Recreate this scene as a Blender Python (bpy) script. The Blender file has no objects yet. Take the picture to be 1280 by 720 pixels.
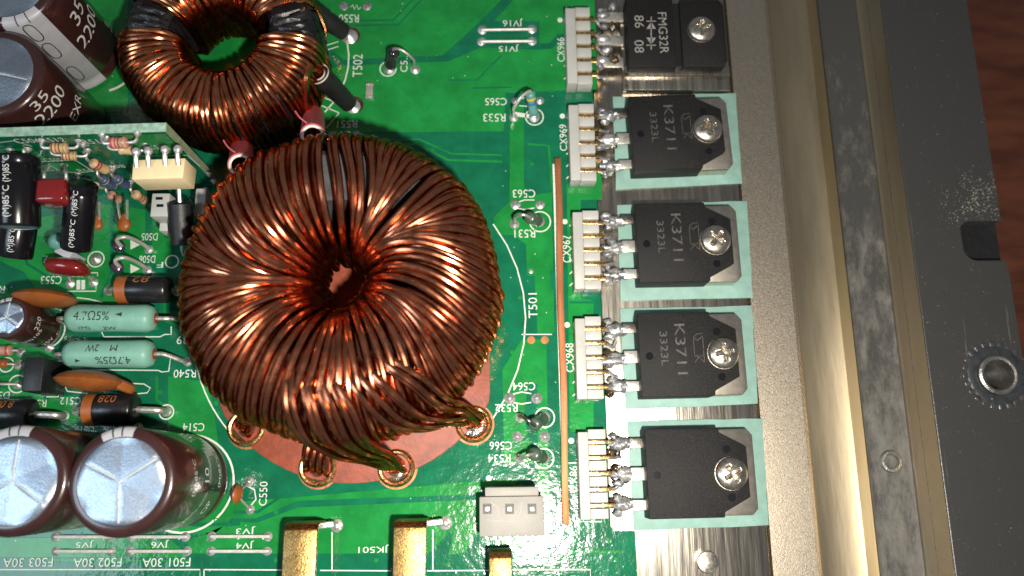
import bpy, bmesh, math, random
from mathutils import Vector, Matrix
random.seed(7)
V = Vector
S = 0.001                      # every measure below is in millimetres, the scene in metres
sc = bpy.context.scene
COL = sc.collection
PI = math.pi
# ------------------------------------------------------------------ camera
FPX, CXP, CYP, DIST = 1000.0, 640.0, 360.0, 150.0
_d = V(((615-CXP)/FPX, (590-CYP)/FPX, 1.0)).normalized()
_y = V((-0.008, -1, 0)); _y = (_y-_d*_y.dot(_d)).normalized()
_z = -_d
_x = _y.cross(_z)
cam = bpy.data.cameras.new('camera'); camo = bpy.data.objects.new('camera', cam); COL.objects.link(camo)
cam.sensor_width = 36; cam.lens = FPX/1280*36; cam.clip_start = 0.005; cam.clip_end = 5
# columns: camera right / up / back in world axes (the vectors above are world axes in camera axes x right, y down, z forward)
R3 = Matrix(((_x.x, -_x.y, -_x.z), (_y.x, -_y.y, -_y.z), (_z.x, -_z.y, -_z.z)))
M4 = R3.to_4x4(); M4.translation = V((0, 0, DIST*S)); camo.matrix_world = M4
cam.dof.use_dof = True; cam.dof.focus_distance = 0.142; cam.dof.aperture_fstop = 16
sc.camera = camo
# ------------------------------------------------------------------ light
w = bpy.data.worlds.new('World'); sc.world = w; w.use_nodes = True
w.node_tree.nodes['Background'].inputs['Color'].default_value = (0.90, 0.95, 1.0, 1)
w.node_tree.nodes['Background'].inputs['Strength'].default_value = 0.145
def area(name, loc, size, power, col, target):
    l = bpy.data.lights.new(name, 'AREA'); l.energy = power; l.color = col; l.size = size*S; l.shape = 'DISK'
    o = bpy.data.objects.new(name, l); COL.objects.link(o); o.location = V(loc)*S
    o.rotation_euler = (V(target)-V(loc)).to_track_quat('-Z', 'Y').to_euler()
    return o
fl_ = area('phone_flash', (15, -20, 152), 7, 0.255, (1.0, 0.93, 0.82), (6, 8, 0)); fl_.data.spread = math.radians(125)
area('room_lamp', (-225, -34, 250), 110, 0.24, (0.67, 0.85, 1.0), (-40, 20, 0))
sc.view_settings.view_transform = 'Standard'; sc.view_settings.look = 'None'; sc.view_settings.gamma = 1
sc.view_settings.exposure = 0.0; sc.view_settings.use_curve_mapping = False
sc.cycles.use_denoising = True; sc.cycles.max_bounces = 8

def P(px, py, z=0.0):          # the point at height z (mm) that stands where the photograph's pixel looks
    r = V(((px-CXP)/FPX, (py-CYP)/FPX, 1.0))
    wv = V((r.dot(_x), r.dot(_y), r.dot(_z))); t = (z-DIST)/wv.z
    return V((wv.x*t, wv.y*t, z))
# ------------------------------------------------------------------ materials
def lin(c):
    if isinstance(c, str):
        c = [int(c[i:i+2], 16)/255 for i in (0, 2, 4)]
        c = [x/12.92 if x <= .04045 else ((x+.055)/1.055)**2.4 for x in c]
    return (*c[:3], 1.0)
MAT = {}
def mat(name, col, rough=.5, metal=0., spec=.5, coat=0., coat_r=.1, var=0., vscale=300, bump=0., bscale=2000, col2=None, rvar=0., stretch=None, speck=None, sscale=900, sthr=.06, trans=0., aniso=None, sub=0.):
    m = bpy.data.materials.new(name); m.use_nodes = True; nt = m.node_tree; N = nt.nodes; L = nt.links
    b = N['Principled BSDF']; I = b.inputs
    I['Roughness'].default_value = rough; I['Metallic'].default_value = metal; I['Specular IOR Level'].default_value = spec
    I['Coat Weight'].default_value = coat; I['Coat Roughness'].default_value = coat_r
    c1 = lin(col); I['Base Color'].default_value = c1
    if sub: I['Subsurface Weight'].default_value = sub; I['Subsurface Radius'].default_value = (.002, .0015, .001); I['Subsurface Scale'].default_value = .5
    if trans: I['Transmission Weight'].default_value = trans
    tc = N.new('ShaderNodeTexCoord'); mp = N.new('ShaderNodeMapping'); L.new(tc.outputs['Object'], mp.inputs['Vector'])
    if stretch: mp.inputs['Scale'].default_value = stretch
    def noise(scale, detail=4.0, rough=.6):
        n = N.new('ShaderNodeTexNoise'); n.inputs['Scale'].default_value = scale; n.inputs['Detail'].default_value = detail; n.inputs['Roughness'].default_value = rough
        L.new(mp.outputs['Vector'], n.inputs['Vector']); return n
    def ramp(src, a, bb, p0=.35, p1=.65):
        r = N.new('ShaderNodeValToRGB'); r.color_ramp.elements[0].color = a; r.color_ramp.elements[1].color = bb
        r.color_ramp.elements[0].position = p0; r.color_ramp.elements[1].position = p1; L.new(src, r.inputs['Fac']); return r
    cout = None
    if var or col2:
        c2 = lin(col2) if col2 else tuple(max(0, min(1, x*(1+var))) for x in c1[:3])+(1.,)
        cA = c1 if col2 else tuple(x*(1-var) for x in c1[:3])+(1.,)
        cout = ramp(noise(vscale).outputs['Fac'], cA, c2).outputs['Color']
    if speck:
        vo = N.new('ShaderNodeTexVoronoi'); vo.inputs['Scale'].default_value = sscale; L.new(mp.outputs['Vector'], vo.inputs['Vector'])
        mr = N.new('ShaderNodeMath'); mr.operation = 'LESS_THAN'; mr.inputs[1].default_value = sthr; L.new(vo.outputs['Distance'], mr.inputs[0])
        n2 = noise(90, 2); g = N.new('ShaderNodeMath'); g.operation = 'GREATER_THAN'; g.inputs[1].default_value = .5; L.new(n2.outputs['Fac'], g.inputs[0])
        mu = N.new('ShaderNodeMath'); mu.operation = 'MULTIPLY'; L.new(mr.outputs[0], mu.inputs[0]); L.new(g.outputs[0], mu.inputs[1])
        mx = N.new('ShaderNodeMix'); mx.data_type = 'RGBA'; L.new(mu.outputs[0], mx.inputs['Factor'])
        if cout: L.new(cout, mx.inputs['A'])
        else: mx.inputs['A'].default_value = c1
        mx.inputs['B'].default_value = lin(speck); cout = mx.outputs['Result']
        if metal > .3:
            im = N.new('ShaderNodeMath'); im.operation = 'MULTIPLY_ADD'; im.inputs[1].default_value = -metal; im.inputs[2].default_value = metal
            L.new(mu.outputs[0], im.inputs[0]); L.new(im.outputs[0], I['Metallic'])
    if cout: L.new(cout, I['Base Color'])
    if rvar:
        r = ramp(noise(vscale*1.7).outputs['Fac'], (max(.02, rough-rvar),)*3+(1,), (min(1, rough+rvar),)*3+(1,)); L.new(r.outputs['Color'], I['Roughness'])
    if bump:
        bp = N.new('ShaderNodeBump'); bp.inputs['Strength'].default_value = bump; bp.inputs['Distance'].default_value = .0002
        L.new(noise(bscale, 3).outputs['Fac'], bp.inputs['Height']); L.new(bp.outputs['Normal'], I['Normal'])
        if coat: L.new(bp.outputs['Normal'], I['Coat Normal'])
    MAT[name] = m; return m
mat('laminate', (.005, .122, .058), .12, spec=.42, var=.15, vscale=250, bump=.6, bscale=420, speck='9fb8ae', sscale=420, sthr=.05)
mat('copper_pour', (.010, .20, .040), .14, spec=.42, var=.18, vscale=180, bump=.6, bscale=420, speck='b5c8b8', sscale=420, sthr=.05)
mat('board_edge', '8a9a78', .6, var=.2, vscale=900, bump=.3)
mat('daughter_edge', '8fae9c', .5, var=.25, vscale=1200, bump=.4, bscale=3000)
mat('silk', (.60, .64, .58), .5, var=.12, vscale=2500)
mat('solder', (.60, .60, .60), .40, .75, var=.25, vscale=1500, bump=.5, bscale=1200, rvar=.12)
mat('solder_dull', (.36, .36, .37), .45, .75, var=.3, vscale=1500, bump=.5, bscale=1500, rvar=.15)
mat('flux', (.05, .03, .012), .2, spec=.6, coat=.6, var=.5, vscale=900, bump=.6, bscale=900)
mat('tin', (.62, .60, .55), .42, .8, var=.2, vscale=1500, bump=.2)
mat('tin_bright', (.72, .70, .66), .5, .4, var=.15, vscale=1500)
mat('glass_black', (.02, .02, .022), .15, coat=.6, var=.3)
mat('tin_dark', (.27, .25, .22), .4, 1, var=.3, vscale=1500, bump=.4)
mat('bare_copper', (.38, .15, .068), .55, .75, .3, var=.25, vscale=900, bump=.3, stretch=(1, .1, 1))
mat('enamel_wire', (.56, .205, .108), .22, 1, coat=.14, coat_r=.08, var=.25, vscale=260, rvar=.06, bump=.06, bscale=700, speck='8a6a48', sscale=800, sthr=.045)
mat('enamel_lead', (.20, .075, .036), .28, .55, coat=.25, coat_r=.1, var=.25, vscale=300, bump=.06, bscale=700)
mat('enamel_wire_dark', (.56, .22, .105), .22, 1, coat=.14, coat_r=.16, var=.25, vscale=300, rvar=.07, bump=.06, bscale=700)
mat('core_black', (.012, .011, .012), .35, spec=.5, bump=1.0, bscale=700, var=.4)
mat('core_grey', (.07, .07, .075), .5, bump=.4, var=.3)
mat('fibre', (.235, .050, .024), .55, var=.22, vscale=500, bump=.35, bscale=1500, speck='b48a74', sscale=500, sthr=.06)
mat('brass', (.66, .44, .19), .3, 1, var=.25, vscale=1200, bump=.5, bscale=1200, rvar=.1)
mat('brass_tab', (.31, .195, .072), .36, 1, var=.3, vscale=1500, bump=.35, bscale=3200, rvar=.1)
mat('sleeve_brown', (.038, .013, .012), .28, spec=.5, coat=.5, coat_r=.08, var=.15, vscale=300, bump=.12, bscale=260)
mat('sleeve_black', (.006, .006, .008), .2, spec=.4, bump=.1, bscale=300)
mat('sleeve_grey', (.42, .42, .45), .4, var=.08)
mat('can', (.48, .55, .65), .40, 1, var=.06, vscale=2500, bump=.22, bscale=3200, rvar=.05)
mat('print_white', (.66, .66, .63), .5)
mat('tab_metal', (.60, .54, .46), .36, 1, var=.15, vscale=700)
mat('print_faint', (.06, .057, .053), .6, var=.5, vscale=1500)
mat('print_grey', (.26, .25, .23), .6, var=.3, vscale=3000)
mat('print_dark', (.02, .035, .03), .6, var=.3, vscale=2500)
mat('print_orange', (.32, .10, .03), .5)
mat('resistor_green', (.18, .38, .30), .42, spec=.4, var=.07, vscale=700, bump=.15, bscale=600)
mat('orange_band', (.30, .085, .018), .42, var=.15)
mat('diode_black', (.010, .010, .011), .3, var=.3, bump=.2, bscale=900)
mat('ceramic_orange', (.28, .082, .018), .42, spec=.45, var=.16, vscale=500, bump=.25, bscale=700)
mat('film_red', (.18, .012, .013), .16, coat=.5, var=.15, bump=.15, bscale=400)
mat('cream', (.72, .60, .36), .5, sub=.05, var=.05, bump=.1)
mat('nylon', (.40, .40, .38), .42, var=.06, bump=.1)
mat('nylon_grey', (.27, .26, .235), .5, 0, .25, var=.08, vscale=250, bump=.12)
mat('epoxy', (.011, .0105, .0105), .55, spec=.24, var=.4, vscale=5000, bump=.45, bscale=7000, speck='524c44', sscale=2600, sthr=.13)
mat('epoxy_smooth', (.012, .012, .013), .4, spec=.5, bump=.3, bscale=2500)
mat('pad_teal', (.20, .345, .30), .6, var=.08, vscale=400, bump=.2, bscale=1200, speck='3a6a5c', sscale=500, sthr=.04)
mat('screw_steel', (.60, .55, .47), .30, 1, var=.2, vscale=900, bump=.08, bscale=900, rvar=.05)
mat('alu_cast', (.60, .52, .415), .38, 1, var=.08, vscale=2500, bump=.2, bscale=5200, rvar=.06, speck='c9c0ae', sscale=600, sthr=.05)
mat('alu_milled', (.42, .385, .33), .30, 1, var=.14, vscale=700, bump=.3, bscale=1600, stretch=(1, .06, 1), rvar=.07)
mat('alu_channel', (.50, .425, .30), .42, 1, var=.07, vscale=60, bump=.25, bscale=500, stretch=(1, .15, 1), rvar=.06)
mat('alu_grey', (.50, .48, .45), .38, 1, var=.25, vscale=300, bump=.6, bscale=1500)
mat('paint_black', (.030, .033, .037), .34, spec=.6, var=.3, vscale=700, bump=.35, bscale=3500, speck='a39d8e', sscale=560, sthr=.09)
mat('insert_grey', (.10, .098, .095), .38, .6, var=.4, vscale=900, bump=.5, bscale=1500)
mat('wood', (.085, .022, .010), .5, col2=(.17, .052, .022), vscale=130, stretch=(.35, 1.6, 1), bump=.3, bscale=600)
mat('heatshrink', (.010, .010, .011), .5, var=.3, bump=.5, bscale=900)
mat('pink', (.45, .09, .11), .45, var=.2, bump=.3)
mat('inner_white', (.62, .55, .50), .5)
mat('band_red', (.40, .03, .03), .4); mat('band_brown', (.14, .05, .02), .4); mat('band_gold', (.5, .33, .10), .35, .5)
mat('band_yellow', (.55, .42, .05), .4); mat('band_blue', (.05, .12, .38), .4)
mat('resistor_tan', (.50, .33, .18), .42, var=.1); mat('resistor_pink', (.47, .24, .18), .42, var=.1)
mat('glass_blue_sheen', (.05, .075, .15), .35, var=.15); mat('resistor_olive', (.05, .085, .06), .3, coat=.3, var=.2)  # first one: bluish reflection of the glass diodes put into the base colour
mat('resistor_teal', (.10, .28, .24), .35, var=.15)
mat('glass_violet', (.05, .03, .055), .12, coat=.8, var=.3)
mat('lead_white', (.70, .68, .62), .35, .6, var=.1)
mat('smear', (.055, .055, .052), .7, var=.4, vscale=1500)
mat('residue', (.34, .31, .26), .6, var=.3, vscale=1500, bump=.5)
mat('yellow_fleck', (.75, .48, .02), .5)

for k_ in ('enamel_wire', 'enamel_wire_dark'): MAT[k_].node_tree.nodes['Principled BSDF'].inputs['Specular Tint'].default_value = (.55, .26, .16, 1)
# dirty painted ledge: chalky oxide patches of their own shape over black paint
def dirty():
    m = bpy.data.materials.new('oxide_paint'); m.use_nodes = True; nt = m.node_tree; N = nt.nodes; L = nt.links; b = N['Principled BSDF']
    tc = N.new('ShaderNodeTexCoord'); n = N.new('ShaderNodeTexNoise'); n.inputs['Scale'].default_value = 330; n.inputs['Detail'].default_value = 10; n.inputs['Roughness'].default_value = .78
    n.inputs['Distortion'].default_value = .15; mp = N.new('ShaderNodeMapping'); mp.inputs['Scale'].default_value = (1, .4, 1); L.new(tc.outputs['Object'], mp.inputs['Vector']); L.new(mp.outputs['Vector'], n.inputs['Vector'])
    sep = N.new('ShaderNodeSeparateXYZ'); L.new(tc.outputs['Object'], sep.inputs[0])
    mr = N.new('ShaderNodeMapRange'); mr.inputs['From Min'].default_value = .07; mr.inputs['From Max'].default_value = -.02; mr.inputs['To Min'].default_value = -.10; mr.inputs['To Max'].default_value = .14
    L.new(sep.outputs['Y'], mr.inputs['Value'])
    mx = N.new('ShaderNodeMapRange'); mx.inputs['From Min'].default_value = .0690; mx.inputs['From Max'].default_value = .0785; mx.inputs['To Min'].default_value = -.07; mx.inputs['To Max'].default_value = .17
    L.new(sep.outputs['X'], mx.inputs['Value'])
    a = N.new('ShaderNodeMath'); a.operation = 'ADD'; L.new(n.outputs['Fac'], a.inputs[0]); L.new(mr.outputs[0], a.inputs[1])
    a2 = N.new('ShaderNodeMath'); a2.operation = 'ADD'; L.new(a.outputs[0], a2.inputs[0]); L.new(mx.outputs[0], a2.inputs[1])
    r = N.new('ShaderNodeValToRGB'); r.color_ramp.elements[0].position = .44; r.color_ramp.elements[0].color = (.050, .049, .047, 1)
    r.color_ramp.elements[1].position = .80; r.color_ramp.elements[1].color = (.185, .172, .15, 1); L.new(a2.outputs[0], r.inputs['Fac']); L.new(r.outputs['Color'], b.inputs['Base Color'])
    rr = N.new('ShaderNodeMapRange'); rr.inputs['From Min'].default_value = .5; rr.inputs['From Max'].default_value = .7; rr.inputs['To Min'].default_value = .34; rr.inputs['To Max'].default_value = .75
    L.new(a2.outputs[0], rr.inputs['Value']); L.new(rr.outputs[0], b.inputs['Roughness'])
    bp = N.new('ShaderNodeBump'); bp.inputs['Strength'].default_value = .6; bp.inputs['Distance'].default_value = .0002; L.new(n.outputs['Fac'], bp.inputs['Height']); L.new(bp.outputs['Normal'], b.inputs['Normal'])
    MAT['oxide_paint'] = m
dirty()
def flange_paint():
    m = bpy.data.materials.new('flange_paint'); m.use_nodes = True; nt = m.node_tree; N = nt.nodes; L = nt.links; b = N['Principled BSDF']
    tc = N.new('ShaderNodeTexCoord')
    def noise(sc_, det, stretch=None, rough=.6):
        n = N.new('ShaderNodeTexNoise'); n.inputs['Scale'].default_value = sc_; n.inputs['Detail'].default_value = det; n.inputs['Roughness'].default_value = rough
        mp = N.new('ShaderNodeMapping'); L.new(tc.outputs['Object'], mp.inputs['Vector'])
        if stretch: mp.inputs['Rotation'].default_value = (0, 0, .25); mp.inputs['Scale'].default_value = stretch
        L.new(mp.outputs['Vector'], n.inputs['Vector']); return n.outputs['Fac']
    def ma(op, a, c):
        k = N.new('ShaderNodeMath'); k.operation = op
        for i, x in enumerate((a, c)):
            if hasattr(x, 'links'): L.new(x, k.inputs[i])
            else: k.inputs[i].default_value = x
        return k.outputs[0]
    def near(px, py, rad):
        g = N.new('ShaderNodeVectorMath'); g.operation = 'DISTANCE'; L.new(tc.outputs['Object'], g.inputs[0]); q = (P(px, py, 5.4)-V((80, 30, -14)))*S; g.inputs[1].default_value = q
        r = N.new('ShaderNodeMapRange'); r.inputs['From Min'].default_value = rad*S; r.inputs['From Max'].default_value = 0; L.new(g.outputs['Value'], r.inputs['Value']); return r.outputs[0]
    fine = noise(2600, 2); soft = noise(260, 5); scuff = noise(1100, 3, (1, .035, 1))
    lim = ma('SUBTRACT', .715, ma('MULTIPLY', ma('ADD', near(1205, 262, 9), ma('ADD', near(1245, 470, 9), near(1238, 240, 7))), .16))
    d1 = ma('MULTIPLY', ma('SUBTRACT', ma('ADD', fine, ma('MULTIPLY', ma('SUBTRACT', soft, .5), .45)), lim), 9)
    d2 = ma('MULTIPLY', ma('SUBTRACT', scuff, .69), 5)
    k = N.new('ShaderNodeClamp'); L.new(ma('MAXIMUM', d1, d2), k.inputs['Value'])
    mx = N.new('ShaderNodeMix'); mx.data_type = 'RGBA'; L.new(k.outputs[0], mx.inputs['Factor']); mx.inputs['A'].default_value = (.043, .042, .041, 1); mx.inputs['B'].default_value = (.26, .24, .20, 1)
    L.new(mx.outputs['Result'], b.inputs['Base Color'])
    rg = N.new('ShaderNodeMapRange'); rg.inputs['To Min'].default_value = .27; rg.inputs['To Max'].default_value = .42; L.new(soft, rg.inputs['Value']); L.new(rg.outputs[0], b.inputs['Roughness'])
    bp = N.new('ShaderNodeBump'); bp.inputs['Strength'].default_value = .3; bp.inputs['Distance'].default_value = .0002; L.new(fine, bp.inputs['Height']); L.new(bp.outputs['Normal'], b.inputs['Normal'])
    MAT['flange_paint'] = m
flange_paint()
# ------------------------------------------------------------------ mesh helpers
def frame(ax):                  # two vectors square to an axis
    ax = V(ax).normalized(); t = V((0, 0, 1)) if abs(ax.z) < .9 else V((1, 0, 0))
    u = ax.cross(t).normalized(); return u, ax.cross(u).normalized()
class MB:
    def __init__(s): s.v = []; s.f = []
    def add(s, v, f):
        o = len(s.v); s.v += [V(x) for x in v]; s.f += [tuple(i+o for i in q) for q in f]; return s
    def prism(s, poly, z0, z1):
        n = len(poly); ar = sum(poly[i][0]*poly[(i+1) % n][1]-poly[(i+1) % n][0]*poly[i][1] for i in range(n))
        if ar < 0: poly = poly[::-1]
        v = [(p[0], p[1], z0) for p in poly]+[(p[0], p[1], z1) for p in poly]
        return s.add(v, [tuple(range(n-1, -1, -1)), tuple(range(n, 2*n))]+[(i, (i+1) % n, n+(i+1) % n, n+i) for i in range(n)])
    def box(s, c, size, rz=0., ax=None):
        hx, hy, hz = size[0]/2, size[1]/2, size[2]/2; c = V(c)
        if ax is None: ax = (V((math.cos(rz), math.sin(rz), 0)), V((-math.sin(rz), math.cos(rz), 0)), V((0, 0, 1)))
        v = [c+ax[0]*hx*a+ax[1]*hy*b+ax[2]*hz*d for d in (-1, 1) for a, b in ((-1, -1), (1, -1), (1, 1), (-1, 1))]
        return s.add(v, [(3, 2, 1, 0), (4, 5, 6, 7), (0, 1, 5, 4), (1, 2, 6, 5), (2, 3, 7, 6), (3, 0, 4, 7)])
    def tube(s, pts, r, n=8, closed=False, caps=True):
        pts = [V(p) for p in pts]; m = len(pts); rs = r if isinstance(r, (list, tuple)) else [r]*m
        T = []
        for i in range(m):
            a = pts[(i-1) % m] if closed or i > 0 else pts[i]; b = pts[(i+1) % m] if closed or i < m-1 else pts[i]
            T.append((b-a).normalized())
        u, _ = frame(T[0]); v = []
        for i in range(m):
            u = (u-T[i]*u.dot(T[i])).normalized(); wv = T[i].cross(u)
            v += [pts[i]+(u*math.cos(2*PI*k/n)+wv*math.sin(2*PI*k/n))*rs[i] for k in range(n)]
        f = []
        for i in range(m if closed else m-1):
            j = (i+1) % m
            f += [(i*n+k, i*n+(k+1) % n, j*n+(k+1) % n, j*n+k) for k in range(n)]
        if caps and not closed: f += [tuple(range(n-1, -1, -1)), tuple(range((m-1)*n, m*n))]
        return s.add(v, f)
    def lathe(s, prof, o=(0, 0, 0), ax=(0, 0, 1), n=32, u=None, cap=True):   # prof: (radius, height along the axis)
        o = V(o); ax = V(ax).normalized()
        if u is None: u, wv = frame(ax); wv = ax.cross(u)
        else: u = (V(u)-ax*V(u).dot(ax)).normalized(); wv = ax.cross(u)
        v = []; f = []
        for (r, h) in prof: v += [o+ax*h+(u*math.cos(2*PI*k/n)+wv*math.sin(2*PI*k/n))*r for k in range(n)]
        for i in range(len(prof)-1): f += [(i*n+k, i*n+(k+1) % n, (i+1)*n+(k+1) % n, (i+1)*n+k) for k in range(n)]
        if cap: f += [tuple(range(n-1, -1, -1)), tuple(range((len(prof)-1)*n, len(prof)*n))]
        return s.add(v, f)
ORG = {}
from mathutils import noise as mnoise
def blob(c, rx, ry, rz_, amp=.45, n=12, m=9):
    c = V(c); sd = V((random.uniform(0, 99), random.uniform(0, 99), 0)); vs = []; fs = []
    for i in range(m+1):
        ph = PI*i/m
        for k in range(n):
            a = 2*PI*k/n; d = V((math.sin(ph)*math.cos(a), math.sin(ph)*math.sin(a), math.cos(ph))); r = 1+amp*mnoise.noise(d*1.7+sd)+amp*.5*mnoise.noise(d*4+sd)
            vs.append(c+V((d.x*rx*r, d.y*ry*r, d.z*rz_*r)))
    for i in range(m): fs += [(i*n+k, (i+1)*n+k, (i+1)*n+(k+1) % n, i*n+(k+1) % n) for k in range(n)]
    return MB().add(vs, fs)
def mesh_of(name, mb, m, bev=0., seg=2, smooth=True, o=V((0, 0, 0)), ang=35):
    me = bpy.data.meshes.new(name); me.from_pydata([(p-o)*S for p in mb.v], [], mb.f)
    if bev:
        bm = bmesh.new(); bm.from_mesh(me)
        bmesh.ops.recalc_face_normals(bm, faces=bm.faces)
        es = [e for e in bm.edges if len(e.link_faces) == 2 and e.calc_face_angle(0) > .5]
        bmesh.ops.bevel(bm, geom=es, offset=bev*S, segments=seg, profile=.5, affect='EDGES', clamp_overlap=True)
        bm.to_mesh(me); bm.free()
    if smooth:
        me.polygons.foreach_set('use_smooth', [True]*len(me.polygons)); me.set_sharp_from_angle(angle=math.radians(ang))
    me.materials.append(MAT[m]); me.update(); return me
def obj(name, mb, m, parent=None, bev=0., seg=2, smooth=True, ang=35, base=None):
    o0 = ORG.get(parent.name, V((0, 0, 0))) if parent else (V(base) if base is not None else V((0, 0, 0)))
    o = bpy.data.objects.new(name, mesh_of(name, mb, m, bev, seg, smooth, o0, ang)); COL.objects.link(o)
    if parent: o.parent = parent
    else: o.location = o0*S
    ORG[o.name] = o0
    return o
def tag(o, label, cat=None, group=None, kind=None):
    o['label'] = label
    if cat: o['category'] = cat
    if group: o['group'] = group
    if kind: o['kind'] = kind
    return o
def thing(name, label, cat, base, group=None):
    o = bpy.data.objects.new(name, None); COL.objects.link(o); o.location = V(base)*S; o.empty_display_size = .001
    ORG[o.name] = V(base); return tag(o, label, cat, group)
def inst(name, me, parent, loc, rz=0., sc3=(1, 1, 1)):
    o = bpy.data.objects.new(name, me); COL.objects.link(o); o.parent = parent; o.location = (V(loc)-ORG[parent.name])*S
    o.rotation_euler = (0, 0, rz); o.scale = sc3; ORG[o.name] = V(loc); return o
# lettering as flat print
TC = {}
def glyphs(body):
    if body not in TC:
        cu = bpy.data.curves.new('t', 'FONT'); cu.body = body; cu.resolution_u = 3
        o = bpy.data.objects.new('t', cu); COL.objects.link(o); bpy.context.view_layer.update()
        me = bpy.data.meshes.new_from_object(o.evaluated_get(bpy.context.evaluated_depsgraph_get()))
        vs = [v.co.copy() for v in me.vertices]; fs = [tuple(p.vertices) for p in me.polygons]
        bpy.data.objects.remove(o); bpy.data.curves.remove(cu); bpy.data.meshes.remove(me)
        x0 = min(v.x for v in vs); x1 = max(v.x for v in vs); y0 = min(v.y for v in vs); y1 = max(v.y for v in vs)
        TC[body] = ([((v.x-x0)/(x1-x0)-.5, (v.y-y0)/(y1-y0)-.5) for v in vs], fs)
    return TC[body]
def text_mb(body, c, wd, ht, u, v):
    vs, fs = glyphs(body); c = V(c); return MB().add([c+V(u)*(a*wd)+V(v)*(b*ht) for a, b in vs], fs)
def text_cyl(body, o, ax, face, R, wd, ht, along, mode='circ', ang=0.):
    """print wrapped on a cylinder: o a point on the axis, face the direction it looks to; mode circ reads round, axis reads along"""
    vs, fs = glyphs(body); ax = V(ax).normalized(); f = (V(face)-ax*V(face).dot(ax)).normalized(); t = ax.cross(f); o = V(o); out = []
    for a, b in vs:
        if mode == 'circ': th = a*wd/R+ang; h = along+b*ht
        elif mode == 'axis': th = -b*ht/R+ang; h = along+a*wd
        else: th = b*ht/R+ang; h = along-a*wd
        out.append(o+ax*h+(f*math.cos(th)+t*math.sin(th))*R)
    return MB().add(out, fs)
def strip(pts, wd, z=None, closed=False):       # flat line of a given width
    pts = [V(p) for p in pts]; n = len(pts); mb = MB(); L = []; Rr = []
    for i in range(n):
        a = pts[(i-1) % n] if closed or i else pts[i]; b = pts[(i+1) % n] if closed or i < n-1 else pts[i]
        t = (b-a).normalized(); nn = V((-t.y, t.x, 0)); k = 1.
        L.append(pts[i]+nn*wd/2*k); Rr.append(pts[i]-nn*wd/2*k)
    m = n if closed else n-1
    return mb.add(L+Rr, [(i, n+i, n+(i+1) % n, (i+1) % n) for i in range(m)])
def smooth_path(pts, n=6):      # Catmull-Rom
    pts = [V(p) for p in pts]; out = []
    for i in range(len(pts)-1):
        a = pts[max(i-1, 0)]; b = pts[i]; c = pts[i+1]; d = pts[min(i+2, len(pts)-1)]
        for k in range(n):
            t = k/n; out.append(.5*((2*b)+(c-a)*t+(2*a-5*b+4*c-d)*t*t+(3*b-a-3*c+d)*t**3))
    return out+[pts[-1]]
UP = V((0, 0, 1)); XA = V((1, 0, 0)); YA = V((0, 1, 0))
# ================================================================== SETTING
tb = obj('table', MB().box((120, 40, -52), (500, 500, 4)), 'wood'); tb['kind'] = 'structure'

# ---- chassis: heat sink plate, channel, ledge, flange
Y0, Y1 = -45, 125
def profile_y(prof, closed=True):   # an extrusion along Y of an (x, z) outline
    n = len(prof); v = [(x, Y0, z) for x, z in prof]+[(x, Y1, z) for x, z in prof]
    return MB().add(v, [tuple(range(n)), tuple(range(2*n-1, n-1, -1))]+[(i, n+i, n+(i+1) % n, (i+1) % n) for i in range(n)])
hs = thing('heat_sink', 'bare aluminium heat sink plate under the row of power transistors', 'heat sink', (40, 30, -8))
obj('seat_plate', MB().box((35.6, 40, -4.3), (28.6, 170, 7.4)), 'alu_milled', hs, bev=.25)
obj('edge_rail', profile_y([(50.25, -8), (50.25, -1.1), (50.45, -.55), (58.6, -.55), (59.4, -.9), (60.1, -1.9), (60.1, -8)]), 'alu_cast', hs, ang=20)
obj('seat_groove', MB().box((50.08, 40, -5), (.30, 170, 6.0)), 'tin_dark', hs)
ch = thing('chassis_rail', 'extruded chassis rail with pale channel beside black painted flange', 'chassis', (80, 30, -14))
obj('channel_floor', profile_y([(60.2, -14)]+[(60.2+9.6*k/16, -5.4-.5*math.sin(PI*k/16)) for k in range(17)]+[(69.85, -.8)]+[(69.9, -14)]), 'alu_channel', ch, ang=60)
obj('ledge', profile_y([(69.95, -14), (69.95, -.3), (70.2, 0.05), (76.2, .1), (77.6, .35), (77.6, -14)]), 'oxide_paint', ch, ang=20)
fil = [(77.65+3.2*(1-math.cos(a)), .3+4.6*math.sin(a)*0+4.6*(1-math.cos(a))**1.0*0+4.6*(t**1.6)) for t, a in [(k/8, k/8*PI/2) for k in range(9)]]
fil = [(77.65+2.6*t, .36+4.9*t**1.25) for t in [k/10 for k in range(11)]]
obj('fillet', profile_y([(77.65, -14)]+fil+[(80.25, -14)]), 'alu_channel', ch, ang=60)
obj('fillet_seam', MB().tube([(79.05, Y0, 2.45), (79.05, Y1, 2.45)], .12, 6), 'tin_dark', ch)
# flange, with the notch in its outer edge
ZF, TH = 5.4, 3.6
xo = P(1252, 275, ZF).x
n0 = P(1248, 276, ZF); n1 = P(1203, 300, ZF); n2 = P(1262, 325, ZF)
xr = n1.x
nr = 2.6
pl = [(80.3, Y0), (xo, Y0), (xo, n2.y-1.2), (xo-.5, n2.y)]
cy = (n0.y+n2.y)/2
pl += [(xr+2.6, n2.y)]
for k in range(1, 8):
    a = -PI/2-k*PI/2/8; pl.append((xr+2.6+2.6*math.cos(a), n2.y+2.6+2.6*math.sin(a)))
pl += [(xr, n0.y-1.4), (xr+.6, n0.y-.5), (xr+1.8, n0.y), (xo, n0.y), (xo, Y1), (80.3, Y1)]
hole_c = P(1246, 469, ZF)
def disc_pts(c, r, n=32, a0=0): return [(c.x+r*math.cos(a0+2*PI*k/n), c.y+r*math.sin(a0+2*PI*k/n)) for k in range(n)]
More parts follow.
